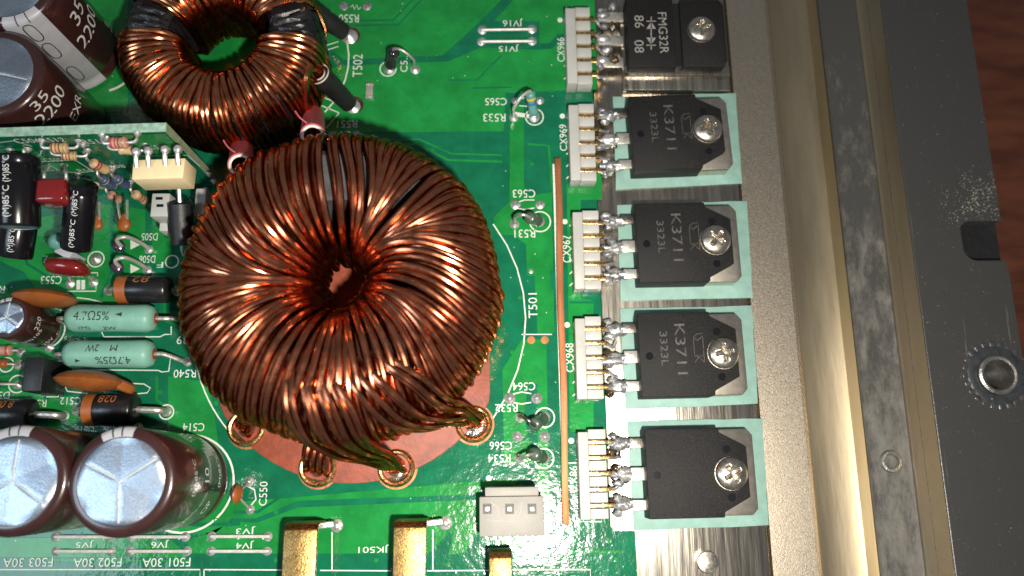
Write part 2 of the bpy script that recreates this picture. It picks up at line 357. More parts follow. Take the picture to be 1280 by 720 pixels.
obj('side_wall', MB().box(((80.4+xo+1.1)/2, 40, -24.2), (xo+1.1-80.4, 170, 51.8)), 'heatshrink', ch)
fl = MB().prism(pl, ZF-TH, ZF)
fo = obj('flange', fl, 'flange_paint', ch, bev=.22)
# drilled: the threaded insert's bore is cut through the flange
cut = obj('cutter', MB().lathe([(2.75, -8), (2.75, 8)], (hole_c.x, hole_c.y, ZF), n=40), 'paint_black')
md = fo.modifiers.new('b', 'BOOLEAN'); md.object = cut; md.operation = 'DIFFERENCE'; md.solver = 'EXACT'
cut.matrix_world = fo.matrix_world.copy(); cut.location = (0, 0, 0)
bpy.context.view_layer.update()
me = bpy.data.meshes.new_from_object(fo.evaluated_get(bpy.context.evaluated_depsgraph_get())); fo.modifiers.clear(); fo.data = me; me.polygons.foreach_set('use_smooth', [False]*len(me.polygons))
bpy.data.objects.remove(cut)
ins = thing('threaded_insert', 'knurled round threaded insert pressed into the black flange', 'insert', (hole_c.x, hole_c.y, ZF))
obj('bore', MB().lathe([(2.72, -9), (2.72, .4), (2.85, .75), (3.25, .85), (3.6, .6), (3.75, .02), (3.75, -.3)], hole_c, n=40, cap=False), 'alu_grey', ins)
obj('collar', MB().lathe([(3.8, -.1), (3.85, .14), (5.2, .2), (5.5, .03), (5.5, -.1)], hole_c, n=40, cap=False), 'paint_black', ins)
for k in range(24):
    a = 2*PI*k/24; d = V((math.cos(a), math.sin(a), 0)); t = V((-d.y, d.x, 0))
    obj('knurl_tooth', MB().box(hole_c+d*5.7-UP*.28, (1.5, 1.25, .8), ax=(d, t, UP)), 'insert_grey', ins, bev=.38, seg=3)
# small rivet on the ledge, guide pin on the seat plate
rc = P(1113, 577, .1)
rv = obj('rivet', MB().lathe([(2.1, -.3), (2.1, .25), (1.85, .55), (1.45, .6), (1.2, .2), (1.1, -.4), (.01, -.45)], rc, n=28, cap=False), 'alu_grey', base=rc)
tag(rv, 'small grey hollow rivet set in the stained ledge', 'rivet')
pc = P(883, 702, -.6)
pn = obj('guide_pin', MB().lathe([(1.95, -.4), (1.95, .9), (1.8, 1.25), (1.3, 1.35), (.4, 1.5), (.02, 1.5)], pc, n=32, cap=False), 'screw_steel', base=pc)
tag(pn, 'round steel pin on the aluminium plate below the lowest transistor', 'pin')
fk = P(1012, 141, -8.6)
tag(obj('paint_fleck', MB().lathe([(.5, 0), (.55, .25), (.25, .5), (.02, .55)], fk, n=9, cap=False), 'yellow_fleck', base=fk), 'tiny yellow fleck lying in the pale channel', 'fleck')

# ---- circuit board
xe = P(752, 400).x; xe2 = P(795, 690).x; ye2 = P(770, 664).y
bd = thing('circuit_board', 'green printed circuit board with white lettering under all the components', 'circuit board', (-30, 30, 0))
obj('laminate', MB().prism([(-125, -45), (xe2, -45), (xe2, ye2), (xe+1.0, ye2), (xe, ye2+1), (xe, 125), (-125, 125)], -1.6, 0), 'laminate', bd)
tag(obj('heat_sink_foot', MB().prism([(xe+.15, ye2+.3), (22.6, ye2+.3), (22.6, 125), (xe+.15, 125)], -4, -1.35), 'alu_cast', hs, bev=.15), 'brown tinted strip of bare metal along the board edge')
def pour(pts, z=.10, m='copper_pour', name='copper_area'):
    w_ = [P(*q) for q in pts]; return obj(name, MB().prism([(q.x, q.y) for q in w_], .002, z), m, bd, bev=.03, seg=1)
pour([(395, -25), (652, -25), (597, 30), (554, 69), (430, 75), (405, 55)])
pour([(664, -25), (742, -25), (745, 42), (697, 43), (687, 54), (674, 55), (674, 26), (618, 26)])
pour([(340, 100), (430, 82), (559, 77), (600, 60), (672, 62), (690, 61), (700, 50), (745, 50), (746, 112), (632, 116), (630, 164), (462, 166), (340, 166)])
pour([(637, 132), (655, 132), (655, 246), (690, 240), (693, 416), (672, 418), (668, 345), (659, 345), (657, 305), (641, 294), (622, 294), (616, 272), (637, 252)], .075)
pour([(664, 290), (672, 292), (672, 338), (664, 338), (662, 306), (650, 296)], .07)
pour([(628, 462), (652, 424), (683, 424), (687, 650), (672, 650), (672, 480), (660, 480), (655, 520), (668, 580), (630, 580)], .072)
pour([(708, 230), (752, 214), (752, 250), (726, 250), (726, 372), (742, 376), (742, 540), (712, 540)], .07)
pour([(210, 470), (262, 478), (280, 600), (285, 628), (360, 622), (610, 600), (598, 618), (372, 626), (320, 648), (290, 648), (268, 668), (210, 668)], .07)
pour([(292, 652), (322, 653), (372, 634), (604, 624), (560, 668), (536, 692), (235, 692), (235, 676)], .07)
pour([(560, 694), (582, 690), (612, 640), (612, 616), (596, 622), (568, 660)], .06)
pour([(560, 604), (645, 598), (645, 606), (562, 613)], .06)
pour([(-60, 250), (50, 272), (130, 255), (182, 262), (182, 380), (60, 380), (30, 340), (-60, 300)], .07)
pour([(-60, 330), (10, 360), (30, 420), (70, 440), (70, 520), (-60, 540)], .07)
pour([(90, 494), (100, 540), (60, 545), (60, 500)], .065)
pour([(190, 250), (215, 262), (215, 330), (190, 330)], .065)
pour([(-60, 672), (210, 672), (232, 690), (232, 697), (-60, 697)], .07)
pour([(100, -25), (160, -25), (160, 140), (105, 140)], .07)
pour([(228, 20), (345, 20), (345, 110), (228, 110)], .07)
pour([(640, 606), (684, 606), (684, 690), (640, 690)], .06)
ZS = .13
def gap(pts, wd=.5): return obj('mask_gap', strip([P(x, y, .112) for x, y in pts], wd), 'laminate', bd, smooth=False)
def trace(pts, wd=.5): return obj('copper_trace', strip([P(x, y, .05) for x, y in pts], wd), 'copper_pour', bd, smooth=False)
gap([(410, 26), (492, 25), (520, -6)], .35); gap([(424, 32), (498, 31), (528, -2)], .35); gap([(235, 656), (300, 655)], .6); gap([(590, 110), (640, 109)], .3)
gap([(292, 640), (322, 640), (360, 615)], .5); gap([(250, 560), (262, 588), (262, 640)], .35); gap([(560, 100), (596, 100), (626, 70)], .3); gap([(20, 290), (34, 330), (70, 352), (96, 352)], .5); gap([(140, 260), (140, 340), (126, 372)], .7)
gap([(-10, 470), (20, 466), (60, 500)], .4); gap([(712, 378), (742, 378)], .4); gap([(636, 560), (668, 540)], .5); gap([(20, 662), (46, 662), (60, 655)], .3); gap([(0, 668), (44, 668)], .3)
trace([(470, 182), (520, 180), (560, 200), (628, 202)], .45); trace([(470, 176), (524, 174), (564, 192), (628, 194)], .35); trace([(660, 180), (686, 182), (690, 236)], .5); trace([(206, 372), (206, 400), (228, 410)], .6); trace([(196, 470), (196, 500), (222, 520)], .5)
trace([(615, 660), (640, 676), (720, 676)], .6); trace([(700, 690), (780, 690)], .5); trace([(128, 330), (170, 345), (170, 356)], .4); trace([(60, 700), (240, 701)], .3)
VIA = mesh_of('via', MB().lathe([(.42, 0), (.42, .03), (.22, .035), (.2, -.02), (.02, -.02)], n=14, cap=False), 'copper_pour')
for q in ((476, 120), (530, 140), (575, 92), (556, 45), (700, 90), (690, 20), (612, 150), (540, 188), (560, 215), (648, 215), (665, 205), (683, 330), (650, 372), (675, 395), (640, 440), (655, 470), (728, 240), (735, 390), (722, 520), (560, 640), (585, 660), (440, 640), (250, 600), (244, 560), (255, 470), (270, 650), (345, 640), (598, 690), (725, 680), (770, 700), (760, 676), (140, 345), (35, 312), (60, 300), (196, 410), (200, 490), (345, 700), (470, 700), (560, 706), (690, 700)):
    inst('via', VIA, bd, P(*q, .10))
def silk(body, px, py, wpx, hpx, rot=180):
    c = P(px, py, ZS); k = P(px+10, py, ZS)-c; s = k.length/10
    a = math.radians(rot); u = V((math.cos(a), math.sin(a), 0)); v = V((-u.y, u.x, 0))
    ky = (P(px, py-10, ZS)-c).length/10
    su, sv = (s, ky) if abs(u.x) > .5 else (ky, s)
    return obj('printed_text', text_mb(body, c, wpx*su, hpx*sv, u, v), 'silk', bd, smooth=False)
for a in (('R550', 436, 23, 25, 10), ('JV16', 641, 28, 25, 10), ('JV15', 636, 60, 25, 9), ('C565', 620, 127, 27, 9), ('R533', 618, 147, 28, 10),
          ('C563', 655, 242, 28, 10), ('R531', 656, 292, 26, 10), ('C564', 655, 483, 28, 10), ('R532', 633, 510, 28, 10), ('C566', 626, 557, 28, 10), ('R534', 624, 573, 28, 10),
          ('JK501', 467, 686, 38, 10), ('JV3', 307, 663, 24, 10), ('JV4', 306, 681, 22, 10), ('JV6', 200, 680, 22, 10), ('JV5', 106, 680, 22, 9), ('F501 30A', 208, 703, 60, 11), ('F502 30A', 122, 703, 60, 11), ('F503 30A', 35, 703, 62, 11),
          ('C514', 242, 534, 27, 10), ('C515', 106, 537, 24, 8), ('R539', 236, 425, 30, 10), ('R540', 231, 467, 28, 10), ('C512', 88, 501, 26, 9), ('C553', 64, 350, 26, 10), ('D505', 187, 296, 20, 9), ('D506', 184, 324, 20, 9),
          ('R5', 52, 504, 12, 9), ('D5', 5, 494, 14, 9), ('R551', 434, 155, 25, 9), ('R', 2, 362, 8, 9), ('Z', 57, 324, 6, 9), ('F', 200, 331, 8, 7)):
    silk(*a)
for a in (('T502', 447, 82, 28, 12), ('T501', 666, 382, 31, 11), ('CX966', 701, 62, 30, 9), ('CX969', 704, 172, 33, 9), ('CX967', 708, 311, 34, 10), ('CX968', 712, 447, 36, 10), ('CX861', 717, 596, 36, 10), ('C550', 329, 617, 30, 10)):
    silk(*a, 90)
silk('C5..', 505, 80, 20, 9, 90)
def sline(pts, wd=.22, z=ZS, name='printed_line'): return obj(name, strip([P(x, y, z) for x, y in pts], wd), 'silk', bd, smooth=False)
def ring(px, py, rpx, wd=.25, z=ZS, a0=0, a1=360, name='printed_ring'):
    c = P(px, py, z); r = (P(px+rpx, py, z)-c).length; n = max(8, int((a1-a0)/9)); full = a1-a0 >= 360
    pts = [c+V((math.cos(math.radians(a0+(a1-a0)*k/n)), math.sin(math.radians(a0+(a1-a0)*k/n)), 0))*r for k in range(n+(0 if full else 1))]
    return obj(name, strip(pts, wd, closed=full), 'silk', bd, smooth=False)
ring(449, 398, 208, .26, a0=-46, a1=36); ring(449, 398, 205, .26, a0=196, a1=222)
for a in ((694, 195, 694, 655),): sline([(692, 205), (696, 340), (701, 500), (705, 655)], .45)
sline([(255, 712), (352, 712.5)]); sline([(400, 713), (489, 713.5)]); sline([(534, 713.5), (611, 713)]); sline([(642, 712), (738, 712), (738, 730)]); sline([(255, 712), (255, 730)])
sline([(-20, 712), (250, 712), (250, 730)]); sline([(415, 665), (415, 712)]); sline([(541, 662), (541, 712)])
sline([(610, 690), (610, 686), (643, 686), (643, 690)]); 
sline([(652, 418), (690, 418)], .2)
sline([(75, 388), (84, 388)]); sline([(127, 415), (130, 421), (200, 421), (206, 418), (214, 418), (214, 408)]); sline([(90, 462), (198, 463), (202, 465), (211, 464), (213, 448), (236, 452)])
sline([(80, 480), (84, 489), (110, 492)]); sline([(160, 479), (180, 480), (188, 485), (184, 491), (164, 493)]); sline([(96, 372), (112, 374), (128, 378)])
sline([(110, 341), (122, 341), (122, 345)]); sline([(84, 364), (120, 364), (120, 358)]); sline([(104, 350), (104, 362)], .7); sline([(98, 350), (98, 362)], .7)
sline([(70, 452), (78, 451), (77, 460)]); sline([(58, 496), (73, 496), (74, 484)]); sline([(406, 30), (425, 28)]); sline([(404, 58), (423, 52)]); sline([(404, 64), (423, 58)])
sline([(395, 118), (425, 130)]); sline([(392, 128), (424, 141)]); sline([(424, 141), (408, 160)]); ring(330, 75, 106, .3, a0=-42, a1=40)
ring(232, 604, 60, .38, a0=-110, a1=100); ring(57, 412, 24, .3, a0=-70, a1=40); ring(130, 78, 40, .5, a0=-75, a1=-10)
for q in ((485, 86, 10), (668, 146, 11), (675, 277, 13), (681, 522, 12), (680, 573, 12), (120, 324, 10), (22, 480, 11), (8, 456, 9), (215, 327, 8), (208, 515, 9), (173, 534, 5)): ring(*q)
for q in ((700, 25), (703, 145), (706, 277), (709, 406), (714, 551), (611, 598)):
    obj('printed_dot', MB().lathe([(.55, 0), (.5, .03)], P(*q, ZS), n=16), 'silk', bd, smooth=False)
for cxn in ((708, 8, 738, 104), (711, 137, 742, 228), (715, 272, 746, 362), (719, 404, 748, 500), (723, 545, 752, 652)):
    x0, y0, x1, y1 = cxn; sline([(x0, y0), (x0+1.5, y1), (x1, y1)], .25)
    for k in range(6): yy = y0+(y1-y0)*(k+.5)/6; sline([(x0-3, yy+3), (x0+1, yy-1)], .22)
sline([(645, 254), (655, 250), (668, 250)]); sline([(645, 260), (655, 262), (668, 260)]); sline([(640, 493), (652, 490), (664, 492)]); sline([(640, 503), (652, 505), (664, 503)])
sline([(649, 124), (660, 121)]); sline([(649, 132), (660, 133)]); sline([(640, 142), (668, 146)], .9)
for y in (9,): sline([(438, y), (441, y-3), (443, y+3), (446, y-3), (448, y+3), (451, y)], .2)
sline([(424, 167), (427, 164), (430, 170), (433, 164), (436, 168)], .2)
for (x, y) in ((300, 671), (331, 671), (298, 688), (330, 688), (196, 671), (226, 671), (194, 688), (226, 688), (104, 671), (132, 671)):
    sline([(x-3, y+3), (x+2, y-1)], .25)
for (x, y) in ((172, 306), (172, 336)): obj('printed_arrow', MB().add([P(x-9, y-6, ZS), P(x-9, y+6, ZS), P(x+3, y, ZS)], [(0, 1, 2)]), 'silk', bd, smooth=False)
sline([(320, 188), (336, 188)], .4); sline([(322, 186), (319, 188), (322, 190)], .3); sline([(334, 186), (337, 188), (334, 190)], .3); sline([(348, 168), (378, 168)], .35); sline([(347, 172), (353, 190)], .35)
# solder lands that belong to the board
DOME = mesh_of('solder_land', MB().lathe([(1, -.01), (1, .08), (.86, .22), (.6, .42), (.38, .62), (.2, .74), (.03, .78)], n=20, cap=False), 'solder')
DOMED = mesh_of('solder_land', MB().lathe([(1, -.01), (1, .08), (.8, .16), (.5, .24), (.03, .3)], n=20, cap=False), 'solder_dull')
def land(px, py, rpx=6, dull=False, parent=None, hz=1.0, name='solder_land', z=.06):
    c = P(px, py, z); r = (P(px+rpx, py, z)-c).length
    return inst(name, DOMED if dull else DOME, parent or bd, c, random.uniform(0, 6), (r, r*random.uniform(.9, 1.1), r*hz))
for q in ((430, 8, 6), (459, 8, 6), (415, 168, 5), (445, 168, 5), (644, 256, 6), (675, 256, 6), (664, 339, 3), (648, 256, 3)): land(*q, dull=True)
for q in ((637, 498, 7), (671, 498, 7), (647, 546, 7), (681, 546, 7), (644, 126, 5), (675, 126, 5), (88, 356, 5), (26, 440, 6), (24, 456, 7), (22, 481, 6), (120, 324, 7), (62, 434, 6), (173, 534, 4), (20, 425, 5), (32, 424, 4), (100, 424, 3)): land(*q)
for q in ((664, 425), (681, 425)): obj('via', MB().lathe([(.75, 0), (.75, .05), (.35, .06)], P(*q, .06), n=16), 'bare_copper', bd)
for q in ((270, 504), (263, 510), (272, 517), (262, 522)): obj('via', MB().lathe([(.5, 0), (.45, .05)], P(*q, .06), n=12), 'copper_pour', bd)
for (x, y) in ((694, 350), (701, 494)):
    obj('bare_window', MB().prism([(P(x-6, y-12).x, P(x, y-12).y), (P(x+8, y).x, P(x, y-12).y), (P(x+8, y).x, P(x, y+12).y), (P(x-6, y).x, P(x, y+12).y)], .08, .11), 'laminate', bd)
# ================================================================== BIG TOROID
def loop_wire(C, th, r_in, r_out, z0, z1, sw, rw, n=44, k=.5, ex=2.5, wob=.15):
    """one turn round the core: an oval in the radial plane whose inner leg is swung round by sw"""
    rc_, a_ = (r_in+r_out)/2, (r_out-r_in)/2; zc, b_ = (z0+z1)/2, (z1-z0)/2; pts = []
    ph = random.uniform(0, 6); ph2 = random.uniform(0, 6)
    for i in range(n):
        t = 2*PI*i/n; c, s_ = math.cos(t), math.sin(t)
        rr = rc_+a_*math.copysign(abs(c)**(2/ex), c); zz = zc+b_*math.copysign(abs(s_)**(2/ex), s_)
        f = min(1, max(0, (r_out-rr)/(r_out-r_in))); f = f*f*(3-2*f)
        ang = th+sw*f+wob/max(rr, 4)*math.sin(2*t+ph)
        rr += wob*.6*math.sin(3*t+ph2); zz += wob*.5*math.sin(2*t+ph2)
        pts.append(C+V((rr*math.cos(ang), rr*math.sin(ang), zz)))
    return MB().tube(pts, rw, 10, closed=True)
TC0 = P(450, 384); TC0.z = 0
ct = thing('fibre_base', 'reddish brown fibre base plate with brass eyelets under the large coil', 'base plate', TC0)
dc = P(447, 410); pts = []
for k in range(72):
    a = 2*PI*k/72; q = V((dc.x+28.6*math.cos(a), dc.y+28.6*math.sin(a), 0)); q.x = max(dc.x-24.5, min(P(612, 400).x, q.x)); pts.append((q.x, q.y))
obj('plate', MB().prism(pts, .12, 1.2), 'fibre', ct, bev=.12)
EY = [P(308, 535, 1.2), P(397, 585, 1.2), P(495, 585, 1.2), P(592, 530, 1.2)]
for e in EY:
    obj('eyelet', MB().lathe([(2.35, -.4), (2.4, .25), (2.6, .62), (2.95, .72), (3.3, .5), (3.45, .03), (3.45, -.1)], e, n=36, cap=False), 'brass', ct)
    obj('eyelet_solder', MB().lathe([(2.42, .0), (1.8, -.05), (1.0, .15), (.02, .3)], e, n=24, cap=False), 'flux', ct)
    obj('copper_land', MB().lathe([(3.8, -1.14), (3.8, -1.06), (.1, -1.06)], e, n=36, cap=False), 'bare_copper', ct)
big = thing('toroidal_choke', 'large toroidal coil wound with thick copper wire on brown base plate', 'coil', TC0)
obj('core', MB().lathe([(13.2, 6), (13.2, 24), (14.2, 25), (20.8, 25), (22, 24), (22, 6), (21, 5), (14, 5), (13.2, 6)], TC0, n=64, cap=False), 'core_grey', big)
def swirl(th): return .16+.42*math.sin(th*2+2.6)+.16*math.sin(th*3+.5)+.10*math.sin(th*7+1.2)
WZ0, WZ1, WR, RO = 1.9, 29.8, .59, 26.5
NB, PER = 15, 5                # bundles of five wires, every second wire one layer lower
nb_noise = [random.uniform(-.075, .075) for _ in range(NB)]; nb_in = [random.uniform(-1.0, .9) for _ in range(NB)]; nb_r = [random.uniform(-.35, .45) for _ in range(NB)]; nb_z = [random.uniform(-.25, .25) for _ in range(NB)]
for b in range(NB):
    for j in range(PER*2):
        th = 2*PI*(b+(j+.5)/(PER*2))/NB+random.uniform(-.004, .004)
        if 1.395 < (th % (2*PI)) < 1.445 and not j % 2: continue     # the core shows through this gap
        low = j % 2; mid = 2*PI*(b+.5)/NB; alt = (j//2) % 2
        sw = swirl(th)*.8+nb_noise[b]-(th-mid)*.12
        r_in = (7.2+1.2*alt if low else 4.0+1.2*alt+nb_in[b])+random.uniform(-.12, .12); ro = RO+nb_r[b]-.35*low+random.uniform(-.12, .12)
        obj('wire_turn', loop_wire(TC0, th, r_in, ro, WZ0+.4*random.random(), WZ1+nb_z[b]-1.25*low+random.uniform(-.12, .12), sw, WR if not low else .58, ex=2.2, wob=.07), 'enamel_wire', big)
# the four leads: two swept over the top into their eyelets, two short ones from below
def lead(pts, r=WR*.97, m='enamel_wire', parent=big, name='wire_lead', n=7): return obj(name, MB().tube(smooth_path(pts, n), r, 8), m, parent)
def polar(r, a, z): return TC0+V((r*math.cos(a), r*math.sin(a), z))
for e, a_out, n in ((EY[2], math.radians(-92), 8), (EY[3], math.radians(-60), 7)):
    dirn = math.atan2(e.y-TC0.y, e.x-TC0.x)
    for k in range(n):
        f = (k/(n-1)-.5); lay = (k % 2)*.7+random.uniform(-.15, .15); jt = random.uniform(-.03, .03)
        ao = a_out+f*.42+jt
        q = e+V((f*3.0, .8*math.cos(k*2.1), 0)); dd = dirn+f*.10
        lead([polar(14.5, ao-.16, 28.2), polar(18.5, ao-.07, 29.3+lay*.5), polar(22.3, ao, 28.6+lay*.7), polar(25.7+lay*.5, ao*.80+dd*.20, 25.0+lay*.3), polar(27.6+lay*.7, ao*.5+dd*.5, 19.5), polar(28.6+lay*.8, ao*.2+dd*.8, 12.5), V((q.x, q.y, 5.5))+(V((TC0.x, TC0.y, 1.2))-e).normalized()*.25, V((q.x, q.y, .8))])
for e, n in ((EY[0], 3), (EY[1], 4)):
    dv = (V((TC0.x, TC0.y, 0))-V((e.x, e.y, 0))).normalized(); sd = V((-dv.y, dv.x, 0))
    for k in range(n):
        f = (k-(n-1)/2)*1.22; q = e+sd*f
        lead([q+dv*8+UP*2.6, q+dv*4.5+UP*3.4, q+dv*2.2+UP*3.3, q+dv*.6+UP*2.2, q-dv*.5+UP*.6, q-dv*.7-UP*.6])
for (px, py, l2) in ((301, 207, 'pink lined sleeve end beside the cream four pin plug'), (391, 170, 'pink lined sleeve end close to the printed R551')):
    c = P(px, py, 19); b0 = P(px+4, py+9, 8); ax = (V((0, -40, DIST))-c).normalized()
    s_ = thing('wire_sleeve', l2, 'sleeve', V((b0.x, b0.y, 0)), 'sleeves on the rear leads of the large coil')
    obj('outer_sleeve', MB().lathe([(2.05, -17), (2.15, -4), (2.2, -.1), (2.0, 0)], c, ax, n=24, cap=False), 'pink', s_)
    obj('inner_sleeve', MB().lathe([(1.95, -6), (1.98, .12), (1.55, .12), (1.5, -6)], c, ax, n=24, cap=False), 'inner_white', s_)
    obj('loose_thread', MB().tube(smooth_path([c+V((-.4, 1.9, 0)), c+V((-2.2, 3.2, .4)), c+V((-3.2, 4.6, .2))], 5), .16, 6), 'pink', s_)
    cc = (TC0-c); cc.z = 0; cc.normalize()
    for k in range(3):
        f = V((-cc.y, cc.x, 0))*(k-1)*.95
        lead([c-ax*4+f*.8, c+f*.8+ax*.2, c+f+cc*2.2+UP*1.2, c+f+cc*4.5+UP*3, c+f*1.3+cc*7+UP*6], .5)
# ================================================================== SMALL TOROID
T2 = P(305, 96); T2.z = 0
sm = thing('toroidal_inductor', 'smaller copper wound ring coil with black core gaps near the printed T502', 'coil', T2)
obj('core', MB().lathe([(9.6, 2.6), (9.6, 15.4), (10.4, 16.2), (16.6, 16.2), (17.4, 15.4), (17.4, 2.6), (16.6, 1.8), (10.4, 1.8), (9.6, 2.6)], T2, n=64, cap=False), 'core_black', sm)
GAPS = [(math.radians(166), .18), (math.radians(9), .19)]
n2 = 96
for i in range(n2):
    th = 2*PI*i/n2; skip = False
    for g, wd in GAPS:
        dlt = (th-g+PI) % (2*PI)-PI
        if abs(dlt) < wd: skip = True
    if skip: continue
    L = i % 2
    obj('wire_turn', loop_wire(T2, th+random.uniform(-.012, .012), 6.6+1.05*L+random.uniform(-.1, .1), 18.7+random.uniform(-.25, .25), .7, 18.2-.5*L, .05*math.sin(i*.4)+random.uniform(-.03, .03), .56, 36, ex=2.8, wob=.06), 'enamel_wire_dark', sm)
for gi, (g, wd) in enumerate(GAPS):      # lumpy black tape over the bare stretches of core
    vs = []; fs = []; nu, nv = 14, 28
    for i in range(nu+1):
        th = g+(i/nu-.5)*2*wd*.94
        for k in range(nv):
            a = 2*PI*k/nv; c_, s_ = math.cos(a), math.sin(a); q_ = .55*math.sin(i*1.3+k*.9+gi)+.4*math.sin(i*2.1-k*1.7)+.3*math.sin(k*3.1+i*.7)
            rr = 13.5+(4.6+q_*.5)*math.copysign(abs(c_)**.6, c_); zz = 9+(7.6+q_*.6)*math.copysign(abs(s_)**.6, s_)
            vs.append(T2+V((rr*math.cos(th), rr*math.sin(th), zz)))
    for i in range(nu): fs += [(i*nv+k, i*nv+(k+1) % nv, (i+1)*nv+(k+1) % nv, (i+1)*nv+k) for k in range(nv)]
    obj('core_tape', MB().add(vs, fs), 'core_black', sm, ang=70)
for (a, b, c, l2) in (((371, 1), (431, 41), (437, 46), 'upper'), ((399, 93), (437, 131), (441, 133), 'lower')):
    A = P(*a, 12); B = P(*b, 1.6); E_ = P(*c, .2); ax = (B-A).normalized()
    sl = tag(obj('lead_sleeve', MB().lathe([(1.95, 0), (2.05, .4), (1.95, (B-A).length*.5), (1.75, (B-A).length-.4), (1.2, (B-A).length)], A, ax, n=20), 'heatshrink', sm), 'black sleeve over the '+l2+' lead')
    obj('sleeve_end', MB().lathe([(2.12, -.1), (2.12, .3), (1.3, .32), (1.3, -.1)], A-ax*.3, ax, n=20, cap=False), 'inner_white', sm)
    obj('wire_lead', MB().tube(smooth_path([A+ax*1.2, A-ax*1.2, A-ax*3+V((-.4, -1.4, .6)), A-ax*4.2+V((-.6, -4, -2)), A+V((-3.4, -7.5, -7))], 7), .85, 8), 'enamel_wire_dark', sm)
    land(*c, rpx=10, parent=sm, name='solder_joint', hz=.9)
    obj('flux_ring', MB().lathe([(1.9, 0), (1.85, .05)], P(c[0]+2, c[1]-2, .08), n=20), 'flux', sm)
# ================================================================== ELECTROLYTIC CAPACITORS
def vent_top(t, c, ax, R, u0, m='can', name='can_top'):
    n = 48; ax = V(ax).normalized(); u = (V(u0)-ax*V(u0).dot(ax)).normalized(); wv = ax.cross(u)
    mb = MB(); v = [c]; f = []
    rs = [.03, .2, .4, .6, .8, .94, 1.0]
    vs = []
    for r in rs:
        for k in range(n*2):
            a = 2*PI*k/(n*2); d = min(abs((a-x+PI) % (2*PI)-PI) for x in (PI/2, PI/2+2*PI/3, PI/2+4*PI/3))*r*R
            h = -.12*math.exp(-(d/.20)**2)+.42*(1-d/(.87*R)) if r < .97 else .06
            vs.append(c+(u*math.cos(a)+wv*math.sin(a))*r*R+ax*h)
    m_ = n*2
    fs = [tuple(range(m_))]
    for i in range(len(rs)-1): fs += [(i*m_+k, i*m_+(k+1) % m_, (i+1)*m_+(k+1) % m_, (i+1)*m_+k)[::1] for k in range(m_)]
    obj(name, mb.add(vs, fs), m, t, ang=60)
    for k in range(3):
        a = PI/2+2*PI*k/3; d = u*math.cos(a)+wv*math.sin(a)
        obj('vent_score', MB().tube([c+ax*.34, c+d*R*.93+ax*.34], .10, 6), 'tin_bright', t)
def ecap(name, label, top_px, h, R, group, stripe=None, tx=(), face=(0, -1, 0), vent_rot=0., msl='sleeve_brown', lean=V((0, 0, 0)), rim=.80):
    tp = P(*top_px, h); b = V((tp.x, tp.y, 0))-lean; t = thing(name, label, 'capacitor', b, group); ax = (tp-b).normalized(); H = (tp-b).length
    obj('sleeve', MB().lathe([(R*.93, .3), (R, .8), (R, 2.2), (R*.95, 2.9), (R, 3.6), (R, H-.9), (R*.97, H-.35), (R*.90, H), (R*rim, H+.02), (R*rim-.05, H-.15)], b, ax, n=56, cap=False), msl, t)
    obj('seal', MB().lathe([(R*.9, .05), (R*.9, .4)], b, ax, n=32), 'sleeve_black', t)
    uu = Matrix.Rotation(vent_rot, 3, ax) @ YA
    u2 = Matrix.Rotation(-PI/2, 3, ax) @ uu
    vent_top(t, b+ax*(H-.12), ax, R*rim-.06, u2)
    if stripe is not None:
        ang, wd = stripe; f = V((math.cos(ang), math.sin(ang), 0)); tt = ax.cross(f); mb = MB(); n = 12; prof = [(1.004, .9), (1.004, 2.2), (.957, 2.9), (1.004, 3.6), (1.004, H-.9), (.976, H-.34), (.905, H+.03), (rim+.01, H+.05)]
        vs = []
        for r, z in prof:
            for k in range(n+1):
                a = (k/n-.5)*wd; vs.append(b+ax*z+(f*math.cos(a)+tt*math.sin(a))*R*r)
        fs = [(i*(n+1)+k, i*(n+1)+k+1, (i+1)*(n+1)+k+1, (i+1)*(n+1)+k) for i in range(len(prof)-1) for k in range(n)]
        st = obj('polarity_stripe', MB().add(vs, fs), 'sleeve_grey', t, ang=60)
        for zz in (.28, .62, .86):      # printed ovals
            q = []
            for k in range(28):
                a = 2*PI*k/28; yy = math.copysign(abs(math.sin(a))**.6, math.sin(a)); xx = math.copysign(abs(math.cos(a))**.8, math.cos(a))
                th = xx*wd*.13; q.append(b+ax*(H*zz+yy*2.5)+(f*math.cos(th)+tt*math.sin(th))*R*1.008)
            mb = MB(); 
            obj('minus_print', MB().tube(q, .11, 4, closed=True), 'print_dark', st)
        for s2 in (-.09, .09):
            q = [b+ax*z+(f*math.cos(s2*wd*1.6)+tt*math.sin(s2*wd*1.6))*R*r for r, z in ((1.0, H-.8), (.985, H-.3), (.915, H+.04), (rim+.02, H+.06))]
            obj('stripe_line', MB().tube(q, .12, 4), 'print_dark', st)
    for body, along, wd, ht, ang in tx: obj('marking', text_cyl(body, b, ax, face, R*1.004, wd, ht, along, 'circ', ang), 'print_white', t, smooth=False)
    return t
G1 = 'brown 35 volt filter capacitors'
ftoc = lambda t: V((-t.x, -t.y, 0))
mk = [('2200', 19.6, 7.6, 3.0, 0.), ('35', 23.0, 3.6, 2.4, -.1), ('EXR', 13.5, 5, 2.2, .35), ('35', 12.5, 3.6, 3.0, -.6), ('105', 8, 5, 2.6, -.2)]
ecap('filter_capacitor', 'brown capacitor with silver vented top nearest the printed C514', (151, 602), 25, 8.2, G1, (PI*.55, .66), [('(M)85°C', 16.5, 6, 1.7, .15), ('10', 11.5, 2.4, 2, .2), ('OP', 7, 2.5, 2, -.5), ('(M)85°C', 5, 6, 1.6, .3)], (1, -.1, 0), PI+.05)
